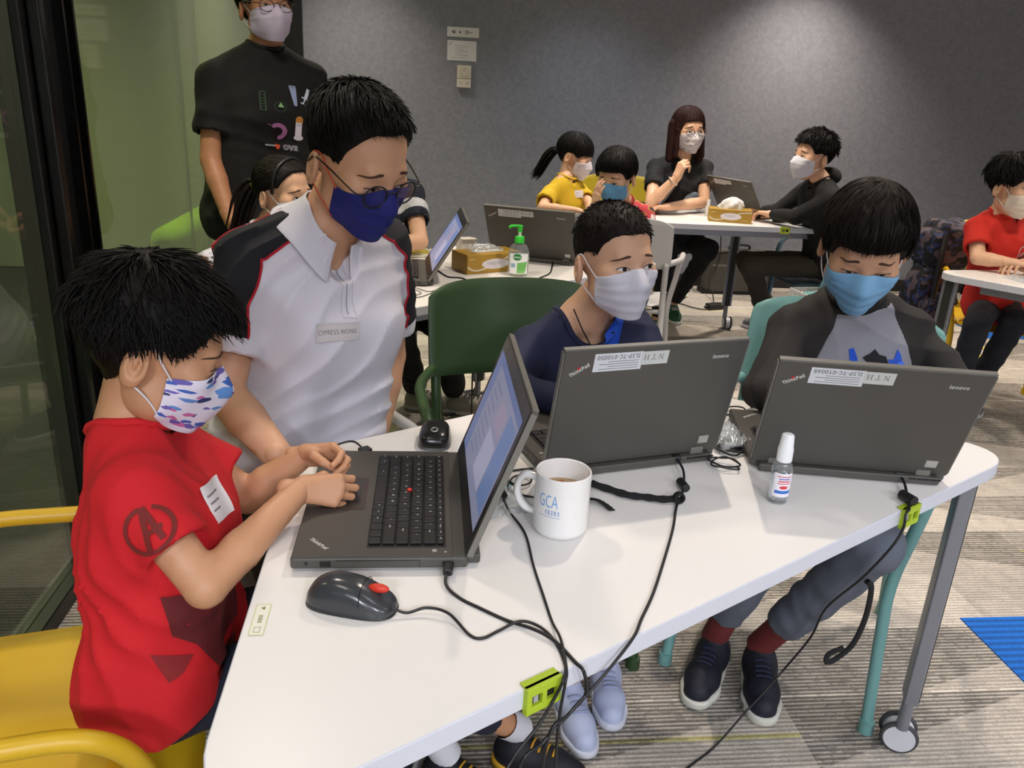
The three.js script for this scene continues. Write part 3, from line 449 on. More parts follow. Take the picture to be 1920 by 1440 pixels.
cable('thin cable with a round black plug beside the mug', [[-0.007, 0.751, -1.167], [0.006, TS + 0.004, -1.121], [0.031, TS, -1.062], [0.043, TS, -0.977], [0.056, TS, -0.903], [0.065, TS, -0.853], [0.074, TS + 0.006, -0.81], [0.079, TS, -0.765], [0.0775, 0.735, -0.7505], [0.074, 0.685, -0.749], [0.074, 0.605, -0.75], [0.08, 0.3, -0.82], [0.1, 0.02, -0.98]], 0.0018, [[0, cyl(0.0075, 0.0075, 0.018, 0, 0, 0, 16).rotateX(Math.PI / 2)]]);
{
  const c = cable('power cord from the middle laptop with a black strap tied to it', [[0.300, 0.752, -1.345], [0.306, TS + 0.008, -1.30], [0.302, TS + 0.004, -1.262], [0.288, TS + 0.004, -1.205], [0.274, TS, -1.171], [0.257, TS, -1.102], [0.233, TS, -1.023], [0.202, TS, -0.928], [0.178, TS, -0.868], [0.163, 0.744, -0.828], [0.136, 0.725, -0.798], [0.112, 0.705, -0.779], [0.087, 0.685, -0.76], [0.06, 0.64, -0.742], [0.07, 0.3, -0.8], [0.14, 0.02, -0.9]], 0.0021, [[0, box(0.016, 0.012, 0.028, 0, 0, 0, 0.003)]]);
  const core = obj('ferrite_core', cyl(0.0075, 0.0075, 0.026, 0, 0, 0, 18).rotateX(Math.PI / 2), cord, c); core.position.set(-0.004, -0.004, 0.105); core.rotation.y = 0.2;
  const strapPts = [[0.281, TS + 0.006, -1.188], [0.255, TS + 0.004, -1.186], [0.227, TS + 0.003, -1.192], [0.2, TS + 0.004, -1.194], [0.172, TS + 0.003, -1.212], [0.14, TS + 0.004, -1.231]].map((p) => V(...p).sub(V(0.300, 0.752, -1.345)));
  const ribbon = (pts, w) => { const cv = new THREE.CatmullRomCurve3(pts), pos = [], idx = [], N = 30; for (let i = 0; i <= N; i++) { const p = cv.getPoint(i / N), t = cv.getTangent(i / N); const s = V(-t.z, 0.25, t.x).normalize().multiplyScalar(w / 2 * (1 + 0.12 * Math.sin(i * 1.3))); pos.push(p.x - s.x, p.y - s.y, p.z - s.z, p.x + s.x, p.y + s.y, p.z + s.z); if (i < N) { const k = i * 2; idx.push(k, k + 1, k + 2, k + 1, k + 3, k + 2); } } const g = new THREE.BufferGeometry(); g.setAttribute('position', new THREE.Float32BufferAttribute(pos, 3)); g.setIndex(idx); return thicken(g, -0.0018); };
  obj('velcro_strap', [ribbon(strapPts, 0.015), new THREE.TorusGeometry(0.008, 0.0022, 8, 20).scale(1, 1, 3).rotateY(0.3).translate(-0.02, -0.002, 0.157)], std(0x141416, 0.85), c);
  const s2 = thing('velcro_strap_end', 'short end of a black strap beside the mug', 'strap', [0.134, TH, -1.177]);
  obj('ribbon', ribbon([[-0.005, 0.004, -0.002], [0.012, 0.006, 0.006], [0.024, 0.004, 0.016], [0.034, 0.002, 0.03]].map((p) => V(...p)), 0.012), std(0x141416, 0.85), s2);
}
{
  const c = cable('power cord from the right laptop hanging to the carpet with a black strap', [[0.695, 0.752, -1.325], [0.690, TS + 0.008, -1.29], [0.681, TS + 0.006, -1.26], [0.660, TS + 0.004, -1.20], [0.651, 0.742, -1.1895], [0.655, 0.71, -1.195], [0.69, 0.62, -1.285], [0.697, 0.5, -1.375], [0.69, 0.36, -1.478], [0.691, 0.25, -1.525], [0.666, 0.14, -1.561], [0.627, 0.1, -1.539], [0.57, 0.06, -1.5], [0.494, 0.005, -1.446], [0.422, 0.005, -1.38], [0.35, 0.005, -1.3], [0.3, 0.005, -1.1]], 0.0024, [[0, box(0.02, 0.013, 0.026, 0, 0, 0, 0.003)]]);
  const core = obj('ferrite_core', cyl(0.0085, 0.0085, 0.028, 0, 0, 0, 18).rotateX(Math.PI / 2), cord, c); core.position.set(-0.024, -0.002, 0.093); core.rotation.y = 0.4;
  obj('velcro_strap', [tube([[0.0, -0.24, -0.04], [0.015, -0.26, -0.05], [0.02, -0.33, -0.06], [0.012, -0.40, -0.075], [-0.01, -0.44, -0.085], [-0.03, -0.45, -0.08], [-0.03, -0.43, -0.08], [-0.005, -0.41, -0.075]], 0.006, 50, 8).scale(1, 1, 0.6)], std(0x101012, 0.85), c);
}
function coil(label, cx, cz, R, n, r = 0.0016) { const pts = []; for (let i = 0; i <= n * 8; i++) { const a = i / 8 * 6.283; pts.push([cx + Math.cos(a) * R * (0.85 + 0.25 * Math.sin(i * 1.7)), TH + 0.003 + 0.005 * (i % 8) / 8 + 0.004 * Math.abs(Math.sin(i * 0.7)), cz + Math.sin(a) * R * (0.8 + 0.3 * Math.cos(i * 1.1)) + 0.01 * Math.sin(i * 0.4)]); } return cable(label, pts, r); }
coil('small coil of thin black cable on the bare table between two laptops', 0.389, -1.337, 0.026, 2);
coil('tangled black cable against the right laptop beside the clear bag', 0.415, -1.415, 0.028, 4, 0.0022);
cable('thin black cable looping behind the right laptop\'s palm rest', [[0.40, TS, -1.585], [0.43, TS + 0.006, -1.60], [0.47, TS + 0.006, -1.625], [0.495, TS + 0.003, -1.628], [0.492, TS, -1.605], [0.45, TS, -1.59], [0.42, TS, -1.55], [0.41, TS, -1.45]], 0.0016);
cable('short black cable plugged into the far side of the red boy\'s laptop', [[-0.33, TS + 0.006, -1.285], [-0.315, TS + 0.006, -1.31], [-0.295, 0.752, -1.328], [-0.275, 0.755, -1.328], [-0.25, 0.753, -1.298]], 0.0019, [[4, box(0.02, 0.01, 0.018, 0, 0, 0, 0.002)]]);
cable('black cable loops between the mug and the middle laptop', [[0.045, TS, -1.285], [0.022, TS, -1.278], [-0.001, TS, -1.264], [0.001, TS, -1.234], [0.022, TS + 0.004, -1.21], [0.04, TS + 0.004, -1.225], [0.035, TS + 0.005, -1.25], [0.01, TS + 0.003, -1.24], [0.003, TS, -1.205], [0.025, TS, -1.185], [0.045, TS, -1.178]], 0.0017);
cable('power cord in front of the gold tissue box on the second table', [[-0.285, TS, -2.85], [-0.238, TS, -2.755], [-0.19, TS, -2.745], [-0.16, TS, -2.68], [-0.135, TS, -2.51], [-0.125, 0.735, -2.488], [-0.13, 0.6, -2.49], [-0.13, 0.02, -2.6]], 0.0028);
cable('power cord in front of the right laptop on the second table', [[0.13, 0.752, -3.10], [0.125, TS, -3.0], [0.112, TS, -2.89], [0.073, TS, -2.80], [0.065, TS, -2.72], [0.07, 0.735, -2.688], [0.07, 0.6, -2.69], [0.07, 0.02, -2.75]], 0.0028, [[0, box(0.016, 0.012, 0.03, 0, 0, 0, 0.003)]]);
cable('thin tangled earphone cable on the second table beside the white shirt', [[-0.42, TS, -2.47], [-0.38, TS, -2.5], [-0.33, TS + 0.004, -2.53], [-0.30, TS, -2.50], [-0.33, TS + 0.003, -2.45], [-0.37, TS, -2.48], [-0.34, TS + 0.004, -2.56], [-0.28, TS, -2.53], [-0.25, TS, -2.57], [-0.30, TS, -2.45], [-0.38, TS, -2.42]], 0.0012);
cable('black cord hanging behind the farthest table legs', [[1.45, 0.7, -5.9], [1.44, 0.5, -5.92], [1.46, 0.3, -5.93], [1.42, 0.12, -5.9], [1.40, 0.02, -5.7], [1.36, 0.008, -5.5], [1.25, 0.008, -5.45], [1.12, 0.008, -5.6]], 0.004);
cable('white cord lying on the carpet behind the woman\'s shoe', [[1.05, 0.008, -5.85], [1.18, 0.01, -5.75], [1.24, 0.012, -5.85], [1.18, 0.012, -5.95], [1.1, 0.012, -5.9], [1.3, 0.01, -6.0]].map((p) => p), 0.006).children[0].material = std(0xcfcfc8, 0.5);
cable('black cords on the carpet under the green chair', [[-0.09, 0.35, -3.32], [-0.13, 0.2, -3.42], [-0.17, 0.06, -3.5], [-0.2, 0.015, -3.52], [-0.26, 0.01, -3.4], [-0.28, 0.01, -3.3], [-0.22, 0.01, -3.35], [-0.19, 0.012, -3.5], [-0.12, 0.01, -3.5], [-0.08, 0.01, -3.42]], 0.005);
{
  const a = thing('power_adapter', 'black power adapter on the carpet beside the yellow chair leg', 'adapter', [1.37, 0, -5.5], 0.4); obj('case', box(0.13, 0.04, 0.06, 0, 0.02, 0, 0.006), blackMat, a); obj('cord_guard', cyl(0.006, 0.008, 0.03, 0, 0, 0, 10).rotateZ(Math.PI / 2).translate(-0.075, 0.02, 0), blackMat, a);
  const b = thing('multi_plug', 'black plug cluster on the carpet under the green chair', 'plug', [-0.2, 0, -3.49], 0.6); obj('body', box(0.09, 0.05, 0.05, 0, 0.025, 0, 0.008), blackMat, b); obj('plug', box(0.045, 0.04, 0.04, 0.065, 0.022, 0.02, 0.008), blackMat, b);
  // bag lying against the wall
  const g = thing('laptop_bag', 'grey fabric laptop bag leaning on the wall under the farthest table', 'bag', [1.62, 0, -6.04], YAW);
  const bm = std(0x4b4844, 0.9); const body = obj('body', box(0.5, 0.33, 0.11, 0, 0.165, 0.0, 0.04), bm, g); obj('piping', [tube([[-0.24, 0.3, 0.055], [0, 0.325, 0.058], [0.24, 0.3, 0.055]], 0.006), tube([[-0.24, 0.03, 0.055], [0, 0.02, 0.058], [0.24, 0.03, 0.055]], 0.006)], std(0x242220, 0.8), g); obj('handle', tube([[-0.08, 0.32, 0], [-0.06, 0.36, 0.02], [0.06, 0.36, 0.02], [0.08, 0.32, 0]], 0.009), std(0x242220, 0.8), g); obj('front_pocket', box(0.42, 0.2, 0.03, 0, 0.12, 0.055, 0.012), bm, g); obj('base_panel', box(0.52, 0.03, 0.12, 0, 0.015, 0), blackMat, g);
  // white slotted basket on the chair side
  const k = thing('slotted_basket', 'white slotted plastic basket beside the boy in black', 'basket', [1.63, 0.36, -4.2], 0.25);
  const wm = std(0xd4d4d0, 0.5), bars = [];
  for (let i = 0; i < 3; i++) bars.push(box(0.34, 0.012, 0.006, 0, 0.02 + i * 0.03, 0.1), box(0.34, 0.012, 0.006, 0, 0.02 + i * 0.03, -0.1), box(0.006, 0.012, 0.2, 0.17, 0.02 + i * 0.03, 0), box(0.006, 0.012, 0.2, -0.17, 0.02 + i * 0.03, 0));
  for (let i = -8; i <= 8; i++) bars.push(box(0.008, 0.08, 0.006, i * 0.021, 0.045, 0.1), box(0.008, 0.08, 0.006, i * 0.021, 0.045, -0.1)); for (let i = -4; i <= 4; i++) bars.push(box(0.006, 0.08, 0.008, 0.17, 0.045, i * 0.023), box(0.006, 0.08, 0.008, -0.17, 0.045, i * 0.023));
  obj('lattice', bars, wm, k); obj('base', box(0.34, 0.006, 0.2, 0, 0.003, 0), wm, k); obj('cloth', box(0.26, 0.05, 0.15, 0, 0.05, 0, 0.02), std(0x5d8f90, 0.9), k);
}
{ // backpack hung on the yellow chair
  const tex = dataTex(256, 256, (x, y) => { const a = n1(x * 0.09, y * 0.09), b = n1(x * 0.16 + 40, y * 0.16), c = n2(x * 0.4, y * 0.4); return a > 0.62 ? [86, 74, 80] : b > 0.66 ? [38, 52, 92] : c > 0.93 ? [120, 110, 110] : [20, 20, 26]; });
  const m = new THREE.MeshStandardMaterial({ map: tex, roughness: 0.85 });
  const b = thing('backpack', 'dark patterned backpack hanging on the yellow chair at the right edge', 'backpack', [2.09, 0.3, -4.1], 0.5);
  const lump = (w, h, d, x, y, z) => { const g = new THREE.SphereGeometry(1, 28, 20), p = g.attributes.position; for (let i = 0; i < p.count; i++) { const X = p.getX(i), Y = p.getY(i), Z = p.getZ(i), f = (v) => Math.sign(v) * Math.pow(Math.abs(v), 0.7), n = 1 + 0.06 * Math.sin(X * 7 + Y * 5) + 0.04 * Math.sin(Z * 9 - Y * 11); p.setXYZ(i, f(X) * w * n + x, f(Y) * h * n + y, f(Z) * d * n + z); } g.computeVertexNormals(); return g; };
  obj('main_compartment', lump(0.15, 0.19, 0.09, 0, 0.17, 0), m, b); obj('top_flap', lump(0.155, 0.14, 0.1, 0.03, 0.42, 0.0), m, b); obj('front_pocket', lump(0.11, 0.1, 0.05, -0.02, 0.12, 0.08), m, b);
  for (const q of [[[-0.1, 0.5, 0.09], [-0.14, 0.36, 0.12], [-0.12, 0.2, 0.11]], [[0.1, 0.53, 0.09], [0.12, 0.36, 0.12], [0.11, 0.2, 0.11]]]) obj('strap', tube(q, 0.014), blackMat, b);
}
// ---------- people: distance fields meshed with surface nets ----------
function smin(a, b, k) { const h = k - Math.abs(a - b); return h > 0 ? Math.min(a, b) - h * h / k * 0.25 : Math.min(a, b); }
const smax = (a, b, k) => -smin(-a, -b, k);
function coneD(q, x, y, z) { // q = [ax,ay,az,bx,by,bz,ra,rb]
  const dx = q[3] - q[0], dy = q[4] - q[1], dz = q[5] - q[2], px = x - q[0], py = y - q[1], pz = z - q[2], l = dx * dx + dy * dy + dz * dz;
  const t = l > 0 ? clamp((px * dx + py * dy + pz * dz) / l, 0, 1) : 0, ex = px - dx * t, ey = py - dy * t, ez = pz - dz * t;
  return Math.sqrt(ex * ex + ey * ey + ez * ez) - (q[6] + (q[7] - q[6]) * t);
}
const cone = (a, b, ra, rb = ra) => [a.x, a.y, a.z, b.x, b.y, b.z, ra, rb];
function ellD(x, y, z, cx, cy, cz, rx, ry, rz) { const a = (x - cx) / rx, b = (y - cy) / ry, c = (z - cz) / rz, k0 = Math.sqrt(a * a + b * b + c * c), k1 = Math.sqrt(a * a / rx / rx + b * b / ry / ry + c * c / rz / rz); return k1 > 0 ? k0 * (k0 - 1) / k1 : -Math.min(rx, ry, rz); }
function meshSDF(f, lo, hi, cell, slack = 0.012) {
  const nx = Math.ceil((hi[0] - lo[0]) / cell) + 2, ny = Math.ceil((hi[1] - lo[1]) / cell) + 2, nz = Math.ceil((hi[2] - lo[2]) / cell) + 2, B = 6;
  const val = new Float32Array(nx * ny * nz), X = (i) => lo[0] + i * cell, Y = (i) => lo[1] + i * cell, Z = (i) => lo[2] + i * cell;
  const lim = (B + 2) * cell * 0.87 * 1.25 + slack;
  for (let bz = 0; bz < nz; bz += B) for (let by = 0; by < ny; by += B) for (let bx = 0; bx < nx; bx += B) {
    const c = f(X(bx + B / 2), Y(by + B / 2), Z(bz + B / 2)), ex = Math.min(bx + B, nx), ey = Math.min(by + B, ny), ez = Math.min(bz + B, nz), far = Math.abs(c) > lim;
    for (let k = bz; k < ez; k++) for (let j = by; j < ey; j++) { let o = (k * ny + j) * nx + bx; for (let i = bx; i < ex; i++, o++) val[o] = far ? c : f(X(i), Y(j), Z(k)); }
  }
  const id = new Int32Array(nx * ny * nz).fill(-1), pos = [], idx = []; const s1 = nx, s2 = nx * ny;
  const corners = [0, 1, s1, s1 + 1, s2, s2 + 1, s2 + s1, s2 + s1 + 1], E = [[0, 1], [2, 3], [4, 5], [6, 7], [0, 2], [1, 3], [4, 6], [5, 7], [0, 4], [1, 5], [2, 6], [3, 7]];
  for (let k = 0; k < nz - 1; k++) for (let j = 0; j < ny - 1; j++) for (let i = 0; i < nx - 1; i++) {
    const o = (k * ny + j) * nx + i; let m = 0; for (let c = 0; c < 8; c++) if (val[o + corners[c]] < 0) m |= 1 << c; if (m === 0 || m === 255) continue;
    let sx = 0, sy = 0, sz = 0, n = 0;
    for (const [a, b] of E) { const va = val[o + corners[a]], vb = val[o + corners[b]]; if ((va < 0) === (vb < 0)) continue; const t = va / (va - vb); sx += lerp(a & 1, b & 1, t); sy += lerp(a >> 1 & 1, b >> 1 & 1, t); sz += lerp(a >> 2, b >> 2, t); n++; }
    id[o] = pos.length / 3; pos.push(X(i + sx / n), Y(j + sy / n), Z(k + sz / n));
  }
  for (let k = 1; k < nz - 1; k++) for (let j = 1; j < ny - 1; j++) for (let i = 1; i < nx - 1; i++) {
    const o = (k * ny + j) * nx + i, v = val[o] < 0;
    const quad = (a, b, c, d, flip) => { if (a < 0 || b < 0 || c < 0 || d < 0) return; flip ? idx.push(a, c, b, a, d, c) : idx.push(a, b, c, a, c, d); };
    if (v !== val[o + 1] < 0) quad(id[o], id[o - s1], id[o - s1 - s2], id[o - s2], v);
    if (v !== val[o + s1] < 0) quad(id[o], id[o - s2], id[o - 1 - s2], id[o - 1], v);
    if (v !== val[o + s2] < 0) quad(id[o], id[o - 1], id[o - 1 - s1], id[o - s1], v);
  }
  for (let t = 0; t < idx.length; t += 3) { const q = idx[t + 1]; idx[t + 1] = idx[t + 2]; idx[t + 2] = q; }
  const g = new THREE.BufferGeometry(); g.setAttribute('position', new THREE.Float32BufferAttribute(pos, 3)); g.setIndex(idx); g.computeVertexNormals(); return g;
}
function boundsOf(prims, m = 0.03) { const lo = [9e9, 9e9, 9e9], hi = [-9e9, -9e9, -9e9]; for (const q of prims) for (let a = 0; a < 3; a++) { lo[a] = Math.min(lo[a], q[a] - q[6] - m, q[a + 3] - q[7] - m); hi[a] = Math.max(hi[a], q[a] + q[6] + m, q[a + 3] + q[7] + m); } return [lo, hi]; }
const union = (prims, k) => (x, y, z) => { let d = 9e9; for (const q of prims) d = smin(d, coneD(q, x, y, z), k); return d; };

// --- head in its own frame: metres at adult size, eyes at y = 0, face towards +z ---
function headBase(x, y, z) {
  const ax = Math.abs(x);
  let d = ellD(x, y, z, 0, 0.036, -0.012, 0.0755, 0.083, 0.096);
  d = smin(d, ellD(x, y, z, 0, -0.038, 0.022, 0.058, 0.077, 0.068), 0.03);
  d = smin(d, Math.hypot(ax - 0.036, y + 0.062, z - 0.012) - 0.03, 0.025);
  d = smin(d, Math.hypot(x, y + 0.09, z - 0.06) - 0.021, 0.025);
  d = smin(d, Math.hypot(ax - 0.043, y + 0.016, z - 0.056) - 0.022, 0.02);
  return d;
}
const noseQ = [0, 0.006, 0.080, 0, -0.031, 0.098, 0.007, 0.0125], browQ = [-0.03, 0.02, 0.073, 0.03, 0.02, 0.073, 0.012, 0.012], lipQ = [-0.014, -0.058, 0.082, 0.014, -0.058, 0.082, 0.007, 0.007];
function headSDF(x, y, z) {
  const ax = Math.abs(x);
  let d = headBase(x, y, z);
  d = smin(d, coneD(browQ, x, y, z), 0.015);
  d = smax(d, -(Math.hypot((ax - 0.032) * 0.8, y + 0.001, z - 0.1) - 0.0155), 0.012);
  d = smin(d, ellD(ax, y, z, 0.031, -0.001, 0.071, 0.0155, 0.012, 0.0125), 0.006);
  d = smin(d, coneD(noseQ, x, y, z), 0.012);
  d = smin(d, Math.hypot(ax - 0.0115, y + 0.033, z - 0.089) - 0.0085, 0.006);
  d = smin(d, coneD(lipQ, x, y, z), 0.012);
  // ear: tilted dish behind the jaw
  const ex = ax - 0.077, ey = y + 0.012, ez = z + 0.012, c = 0.94, s = 0.34, ux = ex * c - ez * s * -1 * -1, uz = ez * c + ex * s;
  let e = ellD(ux, ey - 0.16 * uz, uz, 0.004, 0, -0.006, 0.0095, 0.0315, 0.019);
  e = smax(e, -ellD(ux, ey, uz, 0.0125, 0.005, -0.003, 0.0105, 0.0205, 0.0108), 0.003); e = smin(e, ellD(ux, ey, uz, 0.006, 0.006, -0.006, 0.004, 0.012, 0.004), 0.004);
  return smin(d, e, 0.006);
}
const headCache = new Map();
function headGeo(cell) { if (!headCache.has(cell)) headCache.set(cell, meshSDF(headSDF, [-0.11, -0.135, -0.125], [0.11, 0.135, 0.13], cell, 0.01)); return headCache.get(cell); }
function frontZ(f, x, y, z0 = 0.14) { let z = z0; for (let i = 0; i < 60; i++) { const d = f(x, y, z); if (d < 0.0002) break; z -= d * 0.8; if (z < -0.05) break; } return z; }
function gridGeo(nu, nv, fn, uv = true) {
  const pos = [], u = [], idx = []; for (let j = 0; j <= nv; j++) for (let i = 0; i <= nu; i++) { pos.push(...fn(i / nu, j / nv)); u.push(i / nu, 1 - j / nv); if (i < nu && j < nv) { const a = j * (nu + 1) + i; idx.push(a, a + nu + 1, a + 1, a + 1, a + nu + 1, a + nu + 2); } }
  const g = new THREE.BufferGeometry(); g.setAttribute('position', new THREE.Float32BufferAttribute(pos, 3)); if (uv) g.setAttribute('uv', new THREE.Float32BufferAttribute(u, 2)); g.setIndex(idx); g.computeVertexNormals(); return g;
}
// eyes, lashes and brows lie on the face surface
function eyeParts(open, look = 0) {
  const out = { white: [], iris: [], lash: [], brow: [] };
  for (const s of [-1, 1]) {
    const cx = s * 0.0315, W = 0.0142, up = (u) => 0.0058 * open * Math.pow(1 - u * u, 0.7) - 0.0012 * (1 - open) , dn = (u) => -0.0034 * Math.pow(1 - u * u, 0.8) - 0.0012 * (1 - open);
    const P = (x, y, o) => { const z = frontZ(headSDF, x, y); return [x, y, z + o]; };
    out.white.push(gridGeo(12, 4, (u, v) => { const a = u * 2 - 1; return P(cx + a * W, lerp(up(a), dn(a), v) + 0.0012 * s * a, 0.0007); }, false));
    const ix = cx + look * 0.004, R = 0.0056;
    out.iris.push(gridGeo(10, 5, (u, v) => { const a = u * 2 - 1, x = ix + a * R * 0.999, b = (x - cx) / W, c = Math.sqrt(1 - a * a) * R; return P(x, lerp(Math.min(c + 0.0006, up(b)), Math.max(-c + 0.0006, dn(b)), v) + 0.0012 * s * b, 0.0012); }, false));
    out.lash.push(gridGeo(14, 1, (u, v) => { const a = u * 2.1 - 1.05; return P(cx + a * W, up(clamp(a, -1, 1)) + 0.0012 * s * a + (v - 0.3) * -0.0019, 0.0016); }, false));
    out.brow.push(gridGeo(14, 2, (u, v) => { const a = u * 2 - 1, o = a * s; return P(cx + s * 0.003 + a * 0.0175, 0.0205 + 0.003 * (1 - o * o) - 0.0055 * o + (0.5 - v) * 0.0044 * (1 - 0.45 * o) * (1 - Math.pow(Math.abs(a), 6) * 0.7), 0.0011); }, false));
  }
  return out;
}
// face mask: rows round the face, profile drawn taut between nose and chin
function maskGeo(style) {
  const NU = 36, NV = 22, th = style === 'beak' ? 1.12 : 1.08, R = [];
  const rad = (a, y) => { let r = 0.16; const sx = Math.sin(a), cz = Math.cos(a); for (let i = 0; i < 50; i++) { const d = headSDF(sx * r * 0.86, y, cz * r - 0.012); if (d < 0.0003) break; r -= d * 0.8; if (r < 0.02) break; } return r; };
  const yTop = (a) => 0.001 - 0.020 * Math.pow(Math.abs(a) / th, 1.4) - (Math.abs(a) < 0.2 ? 0 : 0.002), yBot = (a) => -0.111 + 0.029 * Math.pow(Math.abs(a) / th, 2.2);
  for (let i = 0; i <= NU; i++) {
    const a = (i / NU * 2 - 1) * th, pr = []; for (let j = 0; j <= NV; j++) { const y = lerp(yTop(a), yBot(a), j / NV); pr.push([y, Math.max(rad(a, Math.max(y, -0.098)), 0.05)]); }
    const h = []; for (let j = NV; j >= 0; j--) { while (h.length > 1) { const [x1, r1] = h[h.length - 2], [x2, r2] = h[h.length - 1]; if ((r2 - r1) * (pr[j][0] - x1) <= (pr[j][1] - r1) * (x2 - x1)) h.pop(); else break; } h.push(pr[j]); }
    R.push(pr.map(([y]) => { for (let q = 0; q < h.length - 1; q++) if (y >= h[q][0] - 1e-9 && y <= h[q + 1][0] + 1e-9) return [y, lerp(h[q][1], h[q + 1][1], (y - h[q][0]) / Math.max(1e-9, h[q + 1][0] - h[q][0]))]; return [y, pr[0][1]]; }));
  }
  const g = gridGeo(NU, NV, (u, v) => {
    const i = Math.round(u * NU), j = Math.round(v * NV), a = (u * 2 - 1) * th; let r = 0, w = 0; for (let q = -2; q <= 2; q++) { const n = clamp(i + q, 0, NU), k = 3 - Math.abs(q); r += R[n][j][1] * k; w += k; } r /= w; const y = R[i][j][0];
    let o = 0.0035; const side = 1 - Math.pow(Math.abs(a) / th, 3);
    if (style === 'beak') o += 0.013 * Math.pow(Math.max(0, Math.cos(a * 1.35)), 2) * Math.sin(clamp(v, 0, 1) * Math.PI) + (Math.abs(v - 0.34) < 0.03 ? 0.0014 : 0);
    else o += side * (0.0032 * ((v * 4.2) % 1 < 0.5 ? (v * 4.2) % 1 * 2 : 2 - (v * 4.2) % 1 * 2) * (v > 0.16 && v < 0.86 ? 1 : 0.2)) + 0.004 * side * Math.sin(v * Math.PI);
    return [Math.sin(a) * (r + o) * 0.86, y, Math.cos(a) * (r + o) - 0.012];
  });
  const t = thicken(g, 0.0016);
  const corner = (i, j) => { const p = g.attributes.position, k = j * (NU + 1) + i; return V(p.getX(k), p.getY(k), p.getZ(k)); };
  const loops = []; for (const s of [-1, 1]) { const i = s < 0 ? 1 : NU - 1, a = corner(i, 1), b = corner(i, NV - 2); loops.push(merge([tube([a, V(s * 0.0745, lerp(a.y, 0.02, 0.55), lerp(a.z, 0.0, 0.6)), V(s * 0.0785, 0.021, -0.004), V(s * 0.0785, 0.016, -0.024), V(s * 0.074, 0.004, -0.032)], 0.0014, 32, 6), tube([b, V(s * 0.0715, lerp(b.y, -0.042, 0.55), lerp(b.z, 0.0, 0.6)), V(s * 0.0755, -0.044, -0.008), V(s * 0.074, -0.036, -0.026), V(s * 0.07, -0.02, -0.034)], 0.0014, 32, 6)])); }
  return { mask: t, loops };
}
const maskCache = { flat: maskGeo('flat'), beak: maskGeo('beak') };
// hair: a cap over the skull plus tapered locks that follow it
function lineY(hl, z) { for (let i = 0; i < hl.length - 1; i++) if (z <= hl[i + 1][0]) return lerp(hl[i][1], hl[i + 1][1], clamp((z - hl[i][0]) / (hl[i + 1][0] - hl[i][0]), 0, 1)); return hl[hl.length - 1][1]; }
const skull = (x, y, z) => { let d = headBase(x, y, z); return d; };
function grad(f, p, e = 0.002) { return V(f(p.x + e, p.y, p.z) - f(p.x - e, p.y, p.z), f(p.x, p.y + e, p.z) - f(p.x, p.y - e, p.z), f(p.x, p.y, p.z + e) - f(p.x, p.y, p.z - e)).normalize(); }
function lock(pts, r) { // tapered three sided strand
  const n = pts.length, pos = [], idx = []; let side = V(0.3, 0.8, 0.5);
  for (let i = 0; i < n; i++) { const t = pts[Math.min(i + 1, n - 1)].clone().sub(pts[Math.max(i - 1, 0)]).normalize(); side.addScaledVector(t, -side.dot(t)).normalize(); const b = t.clone().cross(side), k = i / (n - 1), w = r * (k < 0.25 ? 0.7 + 1.2 * k : 1) * (1 - 0.92 * Math.pow(k, 2.2)); for (let q = 0; q < 3; q++) { const a = q * 2.094; pos.push(pts[i].x + (side.x * Math.cos(a) + b.x * Math.sin(a)) * w, pts[i].y + (side.y * Math.cos(a) + b.y * Math.sin(a)) * w, pts[i].z + (side.z * Math.cos(a) + b.z * Math.sin(a)) * w); } if (i < n - 1) for (let q = 0; q < 3; q++) { const a = i * 3 + q, c = i * 3 + (q + 1) % 3; idx.push(a, c, a + 3, c, c + 3, a + 3); } }
  const g = new THREE.BufferGeometry(); g.setAttribute('position', new THREE.Float32BufferAttribute(pos, 3)); g.setIndex(idx); g.computeVertexNormals(); return g;
}
